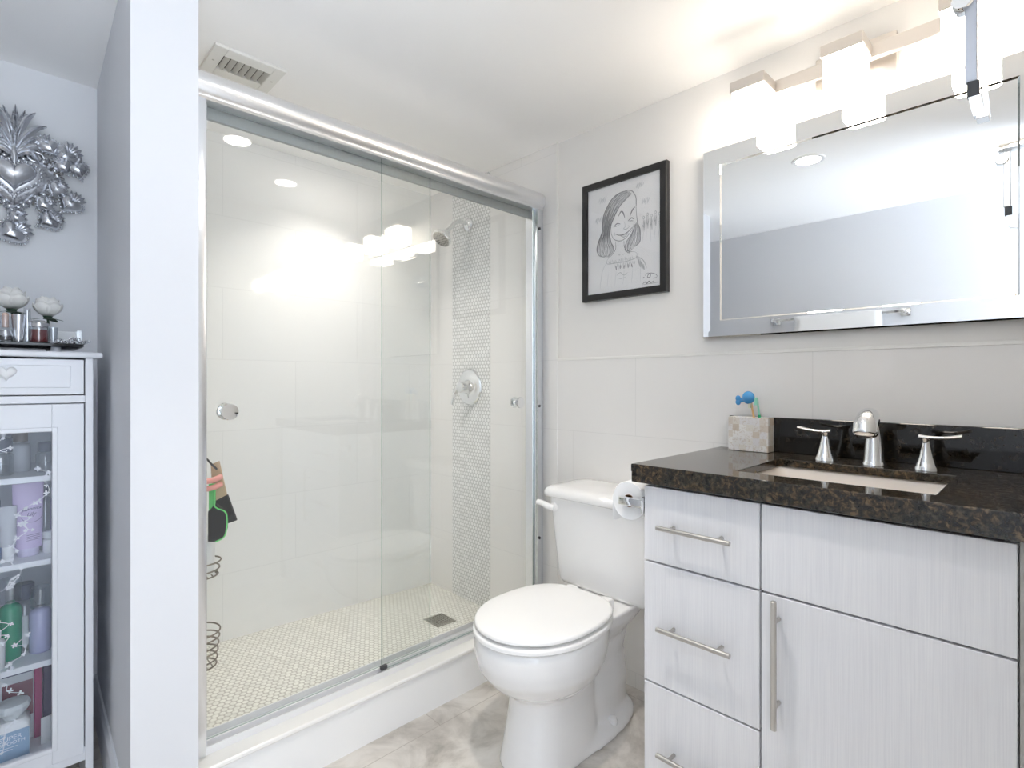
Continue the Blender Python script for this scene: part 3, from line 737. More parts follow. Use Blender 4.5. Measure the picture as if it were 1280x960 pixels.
# ------------------------------------------------------------------ framed drawing
t = thing('framed_drawing', 'pencil caricature of a smiling woman in a black frame', 'picture', (1.748, 1.176, 1.73))
py0, py1, pz0, pz1 = .983, 1.366, 1.492, 1.967; fw = .026
b = new()
def mitre(b, o, i):
    rows = [[(1.7585, *p) for p in o], [(1.737, *p) for p in o], [(1.735, *[p[k]+(1 if p[k] < c else -1)*.002 for k, c in ((0, 1.17), (1, 1.73))]) for p in o], [(1.735, *p) for p in i], [(1.746, *p) for p in i]]
    loft(b, rows, False, False)
mitre(b, [(py0, pz0), (py1, pz0), (py1, pz1), (py0, pz1)], [(py0+fw, pz0+fw), (py1-fw, pz0+fw), (py1-fw, pz1-fw), (py0+fw, pz1-fw)])
obj('frame', b, 'black', t, 0)
sh = obj('paper', box(new(), 1.744, 1.752, py0+fw-.002, py1-fw+.002, pz0+fw-.002, pz1-fw+.002), 'paper', t, 0)
PW, PH = py1-py0-2*fw, pz1-pz0-2*fw
def P2(s, q): return Vector((1.7436, py1-fw-s*PW, pz0+fw+q*PH))
def stroke(b, pts, wd=.0011, taper=True, mi=0, k=6):
    C_ = catmull([P2(*p) for p in pts], k); n = len(C_); Lf = []
    for i, p in enumerate(C_):
        d = (C_[min(i+1, n-1)]-C_[max(i-1, 0)]).normalized(); nn = Vector((0, -d.z, d.y)); f = i/(n-1)
        ww = wd*(.35+.65*sin(pi*min(max(f, .06), .94))) if taper else wd
        Lf.append([p-nn*ww, p+nn*ww])
    loft(b, Lf, closed=False, mi=mi)
b = new()
J = lambda p, a: [(x+random.uniform(-a, a), y+random.uniform(-a, a)) for x, y in p]
# hair: outer left contour, part line and the strands between, right lock
left_out = [(.56, .905), (.44, .90), (.33, .85), (.24, .74), (.22, .64), (.21, .58), (.15, .48), (.135, .42), (.17, .36), (.24, .345)]
left_in = [(.62, .865), (.53, .82), (.45, .77), (.38, .69), (.335, .62), (.32, .55), (.335, .47), (.37, .42), (.36, .37), (.30, .335)]
for k in range(26):
    f = k/25; pts = [(a[0]*(1-f)+c[0]*f, a[1]*(1-f)+c[1]*f) for a, c in zip(left_out, left_in)]
    stroke(b, J(pts, .006), random.uniform(.0008, .0016), mi=1 if k % 4 else 0)
stroke(b, left_out, .0016); stroke(b, left_in, .0016)
stroke(b, [(.56, .905), (.63, .885), (.68, .82), (.685, .74)], .0016)
ro = [(.68, .83), (.685, .70), (.70, .60), (.735, .52), (.735, .44), (.715, .40), (.67, .385)]; ri = [(.66, .84), (.675, .70), (.67, .58), (.62, .50), (.555, .44), (.535, .37), (.60, .33)]
for k in range(15):
    f = k/14; stroke(b, J([(a[0]*(1-f)+c[0]*f, a[1]*(1-f)+c[1]*f) for a, c in zip(ro, ri)][2:], .006), random.uniform(.0008, .0017), mi=1 if k % 4 else 0)
stroke(b, ro, .0013); stroke(b, ri[2:], .0013)
# face
stroke(b, [(.335, .62), (.345, .54), (.38, .49), (.44, .465), (.50, .462), (.56, .485), (.63, .54), (.66, .60)], .0012)
stroke(b, [(.445, .69), (.475, .725), (.505, .715), (.53, .665)], .0030); stroke(b, [(.60, .665), (.635, .715), (.67, .735)], .0028)
stroke(b, [(.375, .60), (.42, .625), (.47, .615)], .0022); stroke(b, [(.39, .60), (.43, .605), (.46, .60)], .0014)
stroke(b, [(.575, .625), (.62, .645), (.655, .63)], .0022); stroke(b, [(.59, .62), (.62, .62), (.645, .615)], .0012)
stroke(b, [(.525, .63), (.535, .58), (.515, .565), (.55, .555), (.59, .57), (.58, .585)], .0012, mi=1)
stroke(b, [(.40, .535), (.45, .515), (.52, .512), (.58, .53), (.635, .56)], .0020)
stroke(b, [(.46, .512), (.52, .488), (.58, .515)], .0016, mi=1); stroke(b, [(.47, .508), (.52, .500), (.58, .522)], .0012, mi=2)
stroke(b, [(.395, .55), (.385, .53), (.40, .52)], .001, mi=1)
# neck, collar, blouse
stroke(b, [(.40, .465), (.405, .40), (.37, .36), (.31, .325)], .0012); stroke(b, [(.52, .455), (.525, .40), (.56, .36), (.65, .335)], .0012)
stroke(b, [(.31, .33), (.28, .30), (.29, .27), (.40, .265), (.52, .262), (.64, .27), (.70, .29), (.69, .32), (.65, .34)], .0013, mi=1)
for k in range(16): x = .31+k*.025; stroke(b, J([(x, .30), (x+.004, .265)], .006), .0010, mi=1)
for k in range(9): x = .41+k*.027; stroke(b, J([(x, .235), (x+.003, .20)], .004), .0022)
for k in range(12): x = .40+k*.024; stroke(b, J([(x, .255), (x, .225)], .004), .0010, mi=1)
stroke(b, [(.28, .29), (.22, .22), (.19, .12), (.18, .05)], .0012, mi=2); stroke(b, [(.70, .29), (.78, .24), (.82, .17)], .0014, mi=1)
for k in range(7): stroke(b, J([(.70+k*.014, .285-k*.012), (.725+k*.012, .20-k*.008)], .008), .0016, mi=1)
for q in ([(.42, .15), (.47, .17), (.52, .14), (.57, .16)], [(.43, .125), (.48, .115), (.54, .12)], [(.44, .335), (.47, .33)], [(.50, .33), (.53, .335)], [(.57, .335), (.60, .34)]): stroke(b, q, .0012, mi=1)
for k in range(5): stroke(b, J([(.30+k*.11, .19), (.29+k*.11, .06)], .01), .0008, mi=2)
# sketched bystanders, clouds and the scribbled signature
for k in range(5):
    x = .78+k*.05; y = .60+.02*(k % 2)
    stroke(b, [(x-.012, y+.02), (x, y+.034), (x+.012, y+.02), (x, y+.006), (x-.012, y+.02)], .0012, mi=1)
    for j in range(5): stroke(b, J([(x-.01+j*.005, y), (x-.014+j*.007, y-.10)], .008), .0009, mi=1 if j % 2 else 2)
    stroke(b, J([(x-.02, y-.03), (x, y-.06), (x+.02, y-.02)], .008), .0011, mi=1)
    stroke(b, J([(x-.005, y-.10), (x-.01, y-.20)], .008), .0008, mi=2)
for c in ((.22, .88), (.73, .92), (.80, .76), (.15, .70)):
    for k in range(9): a = k*.7; stroke(b, J([(c[0]-.05+.01*k, c[1]-.02), (c[0]-.03+.01*k, c[1]+.025)], .012), .0014, mi=2)
stroke(b, [(.80, .105), (.83, .125), (.87, .11), (.86, .085), (.83, .09), (.86, .12), (.93, .105), (.95, .08), (.90, .07)], .0013); stroke(b, [(.77, .085), (.79, .095)], .0014)
stroke(b, [(.77, .035), (.80, .05), (.82, .035), (.85, .05), (.87, .036), (.91, .048)], .0022); stroke(b, [(.76, .027), (.96, .03)], .0008)
obj('pencil_drawing', b, ['pencil', 'pencil_light', 'pencil_faint'], sh, 0)
obj('glazing', box(new(), 1.7405, 1.7420, py0+fw-.001, py1-fw+.001, pz0+fw-.001, pz1-fw+.001), glassy('picture glass', (.99, .99, .99), .03), t, 0)

# ------------------------------------------------------------------ towel bar and towel on the opposite wall (seen in the mirror)
t = thing('towel_bar', 'chrome towel bar on the opposite wall, seen in the mirror', 'towel bar', (XL, .97, 1.556))
for y in (1.326, .616):
    obj('post', box(box(new(), XL, XL+.010, y-.024, y+.024, 1.532, 1.580, .003, 2), XL+.010, XL+.088, y-.012, y+.012, 1.544, 1.570, .003, 2), 'chrome', t)
obj('bar', box(new(), XL+.066, XL+.080, .628, 1.314, 1.549, 1.564, .002, 1), 'chrome', t)
b = new(); rows = []
prof = [(XL+.058, 1.20)]+[(XL+.0585, z) for z in (1.30, 1.42, 1.54)]+[(XL+.0735+.0155*cos(a), 1.5655+.006*sin(a)) for a in (pi, pi*.75, pi*.5, pi*.25, 0)]+[(XL+.0885, z) for z in (1.54, 1.44, 1.34, 1.22, 1.12)]
for k in range(13):
    y = 1.19-k*.47/12; rows.append([(x+(.0025*sin(k*1.3)*(1 if j > 6 else 0)*max(0, (1.54-z)*4)), y, z) for j, (x, z) in enumerate(prof)])
loft(b, rows, closed=False); o = obj('hand_towel', b, 'towel', origin=(XL+.07, .96, 1.55), smooth=70); solid(o, .006, 0)
tag(o, 'white towel folded over the chrome towel bar, seen in the mirror', 'towel')

# chrome hook arm fixed to the front wall, hanging in front of the light
t = thing('chrome_bracket', 'chrome flat bar bracket hanging at upper right before the vanity light', 'bracket', (1.25, 0, 1.88))
hx, hy = 1.25, .107
obj('wall_plate', box(new(), hx-.045, hx+.045, .0003, .010, 1.845, 1.935, .004, 2), 'chrome', t)
obj('arm', box(new(), hx-.016, hx+.016, .010, hy+.02, 1.868, 1.894, .003, 2), 'chrome', t)
obj('pivot', lathe(new(), [(.014, -.016), (.016, -.013), (.016, .013), (.014, .016)], (hx, hy+.012, 1.846), (1, 0, 0), 20), 'chrome', t, 40)
obj('flat_bar', box(new(), hx-.006, hx+.006, hy-.008, hy+.009, 1.700, 1.872, .0015, 1), 'bar metal', t)
obj('hinge_block', box(new(), hx-.007, hx+.007, hy-.011, hy+.006, 1.672, 1.700, .001, 1), 'black_gloss', t)
b = new(); loft(b, [[(hx-.008, hy-.012+d, z), (hx+.008, hy-.012+d, z), (hx+.008, hy+.004+d, z), (hx-.008, hy+.004+d, z)] for z, d in ((1.672, 0), (1.650, -.004), (1.636, -.007))])
loft(b, [[(hx+.010, hy-.017+d, z), (hx+.020, hy-.017+d, z), (hx+.020, hy-.010+d, z), (hx+.010, hy-.010+d, z)] for z, d in ((1.736, 0), (1.69, -.003), (1.634, -.008))])
box(b, hx-.008, hx+.020, hy-.024, hy-.006, 1.630, 1.637, .001, 1)
obj('hook', b, 'chrome', t)

# ------------------------------------------------------------------ niche: heart wall sculpture
HX, HZ, HY = .051, 1.823, YN-.012
t = thing('heart_wall_sculpture', 'silver embossed metal heart with palm leaf crown on niche wall', 'wall art', (HX, YN, HZ))
def hpt(a): return 16*sin(a)**3/16, (13*cos(a)-5*cos(2*a)-2*cos(3*a)-cos(4*a))/16
def heart(b, c, wd, bulge, rot=0., y0=None, n=40, rings=7, sq=1.0, edge=.003):
    y0 = HY if y0 is None else y0; cr, sr = cos(rot), sin(rot); Ls = []
    base = [hpt(2*pi*i/n) for i in range(n)]; my = sum(p[1] for p in base)/n
    def Lp(k, y): 
        o_ = []
        for px, pz in base:
            px, pz = px*k*wd, ((pz-my*.6)*k+my*.6)*wd*sq; o_.append((c[0]+px*cr-pz*sr, y, c[1]+px*sr+pz*cr))
        return o_
    Ls.append(Lp(1, y0)); 
    for j in range(rings+1):
        f = j/rings; k = 1-f*.97; Ls.append(Lp(k, y0-edge-bulge*math.sqrt(max(0, 1-k*k))))
    loft(b, Ls); return b
def beads(b, c, wd, r, n, rot=0., y0=None, ringed=False, k=1.0):
    y0 = HY if y0 is None else y0; cr, sr = cos(rot), sin(rot)
    for i in range(n):
        px, pz = hpt(2*pi*(i+.5)/n); px *= wd*k; pz = ((pz-.05)*k+.05)*wd
        p = (c[0]+px*cr-pz*sr, y0, c[1]+px*sr+pz*cr)
        if ringed: ring(b, p, r*.75, r*.35, (0, 1, 0), 10, 5)
        else: ball(b, p, r, (1, .8, 1), 8, 6)
b = new(); heart(b, (HX, HZ), .100, .014); obj('heart_plate', b, 'silver_old', t, 50)
b = new(); beads(b, (HX, HZ), .107, .0082, 44, y0=HY-.003); beads(b, (HX, HZ), .118, .0075, 50, y0=HY, ringed=True); obj('scalloped_border', b, 'silver', t, 60)
b = new(); heart(b, (HX, HZ+.006), .073, .006, y0=HY-.0135); obj('middle_heart', b, 'silver', t, 50)
b = new(); beads(b, (HX, HZ+.006), .067, .0048, 40, y0=HY-.022); obj('bead_row', b, 'silver', t, 60)
b = new(); heart(b, (HX, HZ+.012), .055, .022, y0=HY-.019); obj('centre_heart', b, 'silver', t, 50)
def frond(b, P, wd, y0, thick=.006):
    C_ = catmull([(x, 0, z) for x, z in P], 7); n = len(C_); Ls = []
    for i, p in enumerate(C_):
        d = (C_[min(i+1, n-1)]-C_[max(i-1, 0)]).normalized(); nn = Vector((-d.z, 0, d.x)); f = i/(n-1)
        ww = wd*max(.06, sin(pi*min(.12+f*.88, 1))**.75); y = y0-.010*sin(pi*f)
        Ls.append([Vector((p.x, y, p.z))+nn*ww, Vector((p.x, y-thick, p.z))+nn*ww*.25, Vector((p.x, y-thick*.3, p.z)), Vector((p.x, y-thick, p.z))-nn*ww*.25, Vector((p.x, y, p.z))-nn*ww, Vector((p.x, y+.003, p.z))])
    loft(b, Ls)
bx, bz = HX, 1.905
FR = [[(0, 0), (.002, .07), (.003, .157)]]
for s in (-1, 1):
    FR += [[(0, 0), (s*.012, .07), (s*.030, .118), (s*.052, .146)], [(0, -.002), (s*.022, .052), (s*.052, .092), (s*.080, .108)], [(0, -.004), (s*.030, .040), (s*.062, .062), (s*.086, .060)],
           [(0, -.006), (s*.030, .024), (s*.060, .034), (s*.086, .016)], [(0, -.01), (s*.024, .010), (s*.044, .010), (s*.060, -.022)]]
    FR += [[(0, 0), (s*.004, .06), (s*.016, .10), (s*.026, .145)]]
for k, f in enumerate(FR):
    b = new(); frond(b, [(bx+x, bz+z) for x, z in f], .0115, HY-.006-.0006*(k % 3)); obj('palm_leaf', b, 'silver' if k % 3 else 'silver_old', t, 50)
b = new(); tube(b, [(bx, HY-.012, HZ+.035), (bx, HY-.014, bz-.01), (bx, HY-.010, bz+.03)], [.004, .010, .005], 10); obj('stem', b, 'silver', t, 60)
def scroll(s):
    b = new(); tube(b, [(HX+s*(.050+.024*cos(a)*(1-a/14)), HY-.006, 1.905+.020*sin(a)*(1-a/14)) for a in [k*.35 for k in range(22)]], [.0045]*16+[.003]*6, 8); return obj('scroll', b, 'silver_old', t, 60)
scroll(1); scroll(-1)
def small(x, z, wd, rot, mname, dz=.0, crown=True):
    y0 = HY-dz; b = new(); heart(b, (x, z), wd, wd*.72, rot, y0, 32, 7)
    o_ = obj('small_heart', b, mname, t, 50)
    b = new(); beads(b, (x, z), wd*1.06, wd*.085, 30, rot, y0-.001); obj('beaded_rim', b, 'silver', o_, 60)
    if crown:
        b = new(); ux, uz = -sin(rot), cos(rot); qx, qz = x+ux*wd*.35, z+uz*wd*.35
        for k in range(5):
            a = rot+(k-2)*.36; frond(b, [(qx, qz), (qx-sin(a)*wd*.6, qz+cos(a)*wd*.6), (qx-sin(a)*wd*1.12, qz+cos(a)*wd*1.12)], wd*.19, y0-.003, .003)
        obj('crown', b, 'silver', o_, 50)
    b = new(); tube(b, [(x, HY-.002, z), (HX+(x-HX)*.45, HY-.002, HZ+(z-HZ)*.45)], .0014, 6); obj('wire', b, 'wire', t, 60)
spots = [(.085, .122, .031, .55, 'silver', .010), (.124, .108, .039, -.7, 'silver_old', .0), (.122, .068, .027, .5, 'silver', .012), (.160, .070, .034, .35, 'silver_old', .002),
         (.104, -.014, .027, -.6, 'silver', .012), (.138, -.054, .035, -.65, 'silver', .006), (.070, -.072, .026, -.9, 'silver', .014), (.082, -.122, .034, -.9, 'silver_old', .002), (.004, -.130, .024, -.5, 'silver', .016), (-.008, -.178, .041, -.95, 'silver', .004)]
for dx, dz_, wd, rot, mn, lift in spots: small(HX+dx, HZ+dz_, wd, rot, mn, lift)
for dx, dz_, wd, rot, mn, lift in spots[:8]: small(HX-dx, HZ+dz_, wd, -rot, mn, lift)

# ------------------------------------------------------------------ niche: display cabinet
KX0, KX1, KY0, KY1, KT = -.155, .208, 1.932, 2.325, 1.250
KC = (KX0+KX1)/2
t = thing('display_cabinet', 'white narrow cabinet with drawer and flower printed glass door', 'cabinet', (KC, 2.13, 0))
obj('top', box(new(), KX0-.020, KX1+.020, KY0-.018, KY1+.012, 1.234, KT, .005, 3), 'white', t)
b = new(); F0 = KY0+.001
for x in (KX0, KX1-.018): box(b, x, x+.018, F0, KY1, 0.0, 1.2335, .001, 1)
box(b, KX0+.018, KX1-.018, KY1-.008, KY1, .10, 1.2335); box(b, KX0+.018, KX1-.018, F0+.02, KY1-.008, .112, .128); box(b, KX0+.018, KX1-.018, F0+.012, KY1-.008, 1.108, 1.122)
box(b, KX0+.018, KX1-.018, F0, F0+.02, 1.108, 1.128); box(b, KX0+.018, KX1-.018, F0+.002, F0+.02, .09, .128)
obj('carcass', b, 'white', t)
d = obj('drawer', box(box(new(), KX0+.021, KX1-.021, F0-.001, F0+.016, 1.131, 1.229, .0015, 1), KX0+.05, KX1-.05, F0-.004, F0, 1.150, 1.212, .002, 1), 'white', t)
b = new(); heart(b, (KC, 1.190), .021, .009, y0=F0-.008, n=28, rings=5); cyl(b, (KC, F0-.009, 1.190), (KC, F0-.003, 1.190), .008); obj('knob', b, 'white_plastic', d, 50)
dr = obj('door', new(), 'white', t)
b = new(); dx0, dx1, dz0, dz1 = KX0+.021, KX1-.021, .112, 1.105; gx0, gx1, gz0, gz1 = dx0+.069, dx1-.069, .160, 1.030
for q in ((dx0, gx0, dz0, dz1), (gx1, dx1, dz0, dz1), (gx0, gx1, dz0, gz0), (gx0, gx1, gz1, dz1)): box(b, q[0], q[1], F0-.002, F0+.016, q[2], q[3], .0015, 1)
for q in ((gx0-.012, gx0, gz0-.012, gz1+.012), (gx1, gx1+.012, gz0-.012, gz1+.012), (gx0, gx1, gz0-.012, gz0), (gx0, gx1, gz1, gz1+.012)): box(b, q[0], q[1], F0-.006, F0-.0015, q[2], q[3], .0015, 1)
bmesh.ops.recalc_face_normals(b, faces=b.faces[:]); b.transform(Matrix.Translation(-wloc(t))); b.to_mesh(dr.data); b.free()
# pane with its printed vines and flowers
b = new(); box(b, gx0-.004, gx1+.004, F0+.006, F0+.009, gz0-.004, gz1+.004)
rnd = random.Random(11); yf = F0+.0054
def petal_flower(cx_, cz_, r, n=5):
    a0 = rnd.uniform(0, 6)
    for k in range(n):
        a = a0+2*pi*k/n; px, pz = cx_+cos(a)*r*.55, cz_+sin(a)*r*.55
        f = b.faces.new([b.verts.new((min(max(px+cos(q)*r*.5*cos(a)-sin(q)*r*.33*sin(a), gx0), gx1), yf, pz+cos(q)*r*.5*sin(a)+sin(q)*r*.33*cos(a))) for q in [2*pi*j/8 for j in range(8)]]); f.material_index = 1
def vine(P, wd=.0008):
    C_ = catmull([(x, yf, z) for x, z in P], 6); n = len(C_); Lf = []
    for i, p in enumerate(C_):
        dd = (C_[min(i+1, n-1)]-C_[max(i-1, 0)]).normalized(); nn = Vector((-dd.z, 0, dd.x)); Lf.append([p-nn*wd, p+nn*wd])
    loft(b, Lf, closed=False, mi=1)
for k in range(12):
    x = rnd.uniform(gx0+.02, gx1-.02); z = gz0+.03+k*.072; P = [(x, z)]
    for j in range(5):
        x = min(max(x+rnd.uniform(-.028, .028), gx0+.008), gx1-.008); z += rnd.uniform(.006, .024); P.append((x, z))
    vine(P)
    for q in P: petal_flower(q[0]+rnd.uniform(-.006, .006), q[1], rnd.uniform(.004, .0075), rnd.choice((3, 4, 5)))
obj('door_pane', b, ['door_glass', 'decal'], dr, 0)
SH = (.889, .655, .372)
for z in SH: obj('shelf', box(new(), KX0+.019, KX1-.019, 1.975, KY1-.009, z, z+.016, .001, 1), 'white', t)

# things on the shelves
def bottle(name, label, x, y, z, r, h, m, cap=None, capm='dark cap', caph=.03, capr=None, cat='bottle', shoulder=.86, label_m=None, group=None, neck=.42):
    th = thing(name, label, cat, (x, y, z), group); z += .0004
    hb = h-caph if cap else h
    obj('body', lathe(new(), [(r*.9, 0), (r, .003), (r, hb*shoulder), (r*.85, hb*(shoulder+.06)), (r*neck, hb*.97), (r*neck, hb)], (x, y, z), seg=24), m, th, 45)
    if cap:
        cr = capr or r*.6
        obj('cap', lathe(new(), [(cr, hb), (cr, h-.003), (cr*.88, h)], (x, y, z), seg=20), capm, th, 40)
    if label_m:
        bb_ = new(); Lf = [[(x+(r+.0006)*sin(a), y-(r+.0006)*cos(a), z+hb*q) for a in [math.radians(g) for g in range(-75, 76, 10)]] for q in (.12, .70)]
        loft(bb_, Lf, closed=False); obj('label', bb_, label_m, th, 60)
    return th
def tube_pkg(name, label, x, y, z, wd, h, m, capm, caph=.018, cat='tube', r=.4):
    th = thing(name, label, cat, (x, y, z)); z += .0004; n = 24; Ls = []
    for f in (0, .1, .35, .7, 1.0):
        ry = wd*.33*(1-f)+.0012*f+.0005; rx = wd/2*(.90+.10*f)
        Ls.append([(x+rx*cos(2*pi*k/n), y+ry*sin(2*pi*k/n), z+caph+(h-caph)*f) for k in range(n)])
    body = obj('body', loft(new(), Ls), m, th, 50)
    obj('cap', lathe(new(), [(wd*.34, 0), (wd*.36, .002), (wd*.36, caph)], (x, y, z), seg=24), capm, th, 40)
    return th, body
z1, z2, z3, z0 = SH[0]+.016, SH[1]+.016, SH[2]+.016, .128
# top compartment
bottle('perfume_bottle', 'round dark capped jar on the top shelf of display cabinet, left', .018, 2.06, z1, .026, .105, 'bottle', True, 'dark cap', .04, .024)
bottle('perfume_bottle', 'bottle with brown knob cap in the middle of the top cabinet shelf', .058, 2.12, z1, .024, .118, 'grey tube', True, 'bronze cloth', .032, .018)
bottle('perfume_bottle', 'bottle with black knob cap at right of the top cabinet shelf', .112, 2.07, z1, .022, .085, 'bottle', True, 'dark cap', .028, .018)
bottle('cream_jar', 'low brown jar at front left of the top cabinet shelf', -.012, 2.03, z1, .028, .055, 'bronze cloth', True, 'silver cap', .02, .027, cat='jar')
# second compartment
th, body = tube_pkg('lotion_tube', 'lilac lotion tube with dark script on the second cabinet shelf', .074, 2.06, z2, .068, .205, 'lilac', 'lilac_cap', .022)
yl = 2.06-.068*.33*.62
bt = text_bm('Japonica', .0125, (.060, yl-.0035, z2+.128), (1, 0, .12), (0, .06, 1), shear=.3); add(bt, text_bm('Lily', .0145, (.070, yl-.0042, z2+.113), (1, 0, .12), (0, .06, 1), shear=.3)); obj('script_lettering', bt, 'ink', body, 0)
b = new(); tube(b, [(.081+.024*cos(a), yl-.0068+.0004, z2+.120+.024*sin(a)) for a in [math.radians(q) for q in range(205, 336, 10)]], .0005, 5)
for k in range(4): tube(b, [(.070, yl-.0105, z2+.060-k*.005), (.098, yl-.0085, z2+.063-k*.005)], .0005, 5)
obj('fine_print', b, 'ink', body, 0)
tube_pkg('cream_tube', 'grey tube standing left of the lilac tube in the cabinet', .032, 2.03, z2, .036, .150, 'grey tube', 'white_plastic', .04)
bottle('mist_bottle', 'blue labelled bottle with black cap left of the grey tube', .004, 2.07, z2, .017, .165, 'blue label', True, 'dark cap', .03, .013)
bottle('spray_bottle', 'slim clear bottle between lilac tube and violet bottle', .113, 2.09, z2, .014, .190, 'bottle', True, 'dark cap', .028, .011)
bottle('mist_bottle', 'violet bottle at the right end of the second cabinet shelf', .145, 2.13, z2, .020, .195, 'violet', True, 'silver cap', .04, .018)
bottle('cream_jar', 'white jar before the violet bottle on the second cabinet shelf', .124, 2.05, z2, .019, .062, 'white_plastic', True, 'pale label', .018, .0195, cat='jar')
# third compartment
bottle('spray_bottle', 'green body mist bottle with clear cap on the third cabinet shelf', .037, 2.06, z3, .0245, .225, 'green liquid', True, 'bottle', .065, .024)
bottle('pump_bottle', 'clear bottle with dark cap and pale label beside the green mist', .068, 2.11, z3, .026, .190, 'bottle', True, 'dark cap', .045, .022, label_m='pale label')
bottle('spray_bottle', 'lavender body mist bottle with clear cap on third cabinet shelf', .100, 2.06, z3, .025, .185, 'lavender liquid', True, 'bottle', .055, .023)
bottle('lotion_bottle', 'white bottle at front left of the third cabinet shelf', .006, 2.005, z3, .020, .105, 'white_plastic', True, 'white_plastic', .02, .012)
# bottom compartment
t2 = thing('cosmetic_pouch', 'white and maroon printed pouch at the bottom of the cabinet', 'pouch', (.052, 2.12, z0))
def pouch(x0, x1, y, z0_, z1_, d): 
    return loft(new(), [[(x0, y+s*dd, z), (x1, y+s*dd, z), (x1, y+s*dd*0+.0, z)] if False else [(x0, y-dd, z), (x1, y-dd, z), (x1, y+dd, z), (x0, y+dd, z)] for z, dd, s in ((z0_, d, 1), (z0_+(z1_-z0_)*.4, d, 1), (z1_, .0015, 1))])
pb = obj('pouch_body', pouch(.016, .088, 2.12, z0+.0005, z0+.213, .026), 'pale label', t2, 0)
def slope_y(z): f = max(0, (z-z0-.085)/.128); return 2.12-(.026*(1-f)+.0015*f)-.0008
b = new(); zz = [z0+.070, z0+.085, z0+.165]; loft(b, [[(.020, slope_y(z), z), (.086, slope_y(z), z)] for z in zz], closed=False); obj('maroon_panel', b, 'maroon', pb, 0)
b = new(); loft(b, [[(.020, slope_y(z), z), (.086, slope_y(z), z)] for z in (z0+.186, z0+.198)], closed=False); obj('dark_band', b, 'ink', pb, 0)
tag(obj('gift_box', box(new(), .088, .106, 2.08, 2.15, z0+.0005, z0+.205, .002, 1), 'magenta', origin=(.097, 2.11, z0)), 'crimson box between the pouch and dark box in the cabinet', 'box')
tag(obj('gift_box', box(new(), .1065, .15, 2.06, 2.16, z0+.0005, z0+.225, .002, 1), 'plum', origin=(.125, 2.11, z0)), 'dark plum box at right in the bottom of the cabinet', 'box')
tag(obj('white_card', loft(new(), [[(.100, 2.03, z), (.126, 2.035, z), (.126, 2.038, z), (.100, 2.033, z)] for z in (z0+.0005, z0+.075)]), 'white_plastic', origin=(.113, 2.035, z0)), 'small white card leaning before the plum box', 'card')
t2 = thing('scrub_jar', 'white jar labelled super smooth in the bottom of cabinet', 'jar', (.045, 2.02, z0))
jb = obj('jar_body', loft(new(), [rrect(.003+i, .077-i, 1.985+i, 2.055-i, .012, z) for i, z in ((.004, z0+.0005), (0, z0+.005), (0, z0+.102), (.008, z0+.112))]), 'white_plastic', t2, 40)
obj('blue_label', box(new(), .006, .074, 1.9842, 1.9849, z0+.008, z0+.088), 'sky label', jb, 0)
bt = text_bm('SUPER', .0165, (.013, 1.9838, z0+.066), (1, 0, 0), (0, 0, 1)); add(bt, text_bm('SMOOTH', .0125, (.013, 1.9838, z0+.054), (1, 0, 0), (0, 0, 1)))
for k in range(2): add(bt, box(new(), .013, .05-.01*k, 1.9836, 1.984, z0+.046-k*.006, z0+.0472-k*.006))
obj('lettering', bt, 'white ink', jb, 0)
obj('lid', lathe(new(), [(.020, 0), (.022, .006), (.034, .020), (.037, .030), (.034, .040), (.012, .044)], (.042, 2.02, z0+.112), seg=12), 'pale label', t2, 20)
bottle('cream_jar', 'small jar peeking left of the white scrub jar in the cabinet', -.02, 2.03, z0, .02, .14, 'grey tube', True, 'dark cap', .03, .018, cat='jar')

# tray on the cabinet's top
TZ = 1.276
t2 = thing('vanity_tray', 'black raised tray on top of the white display cabinet', 'tray', (.03, 2.0, KT))
obj('tray_top', loft(new(), [rrect(-.13+i, .192-i, 1.965+i, 2.22-i, .02, z) for i, z in ((.004, TZ-.011), (0, TZ-.008), (0, TZ-.002), (.003, TZ))]), 'black_gloss', t2, 40)
for x in (-.10, .130):
    for y in (1.99, 2.19): obj('foot', cyl(new(), (x, y, KT+.0004), (x, y, TZ-.0105), .013, .011), 'grey tube', t2, 40)
def glassware(name, label, prof, x, y, cat, m='bottle', extra=()):
    th = thing(name, label, cat, (x, y, TZ)); obj('glass', lathe(new(), prof, (x, y, TZ+.0005), seg=20, cap=False), m, th, 40)
    for nm, pr, mm in extra: obj(nm, lathe(new(), pr, (x, y, TZ+.0005), seg=20), mm, th, 40)
    return th
glassware('perfume_bottle', 'cut glass perfume bottle with rosy neck at left of tray', [(.019, 0), (.021, .004), (.021, .032), (.012, .040), (.012, .066), (.009, .07)], .026, 1.995, 'bottle', extra=(('neck', [(.007, .038), (.007, .075), (.003, .078)], 'rose neck'), ('crystal', [(.012, .003), (.017, .015), (.012, .03)], 'silver cap')))
glassware('perfume_bottle', 'tall pale capped perfume bottle at the far left of tray', [(.013, 0), (.014, .003), (.014, .06), (.007, .068)], -.002, 2.0, 'bottle', extra=(('cap', [(.006, .066), (.008, .07), (.008, .10), (.003, .102)], 'white_plastic'),))
glassware('silver_cup', 'slender silver cup left of the tall clear bottle on tray', [(.0005, .001), (.010, 0), (.013, .02), (.016, .075), (.0145, .075), (.011, .02), (.0005, .004)], .052, 2.0, 'cup', 'silver')
glassware('glass_vial', 'tall clear bottle beside the candle jar on tray', [(.011, 0), (.012, .003), (.012, .05), (.008, .065), (.007, .092), (.008, .094)], .070, 1.995, 'bottle', extra=(('insert', [(.004, .004), (.004, .088)], 'silver cap'),))
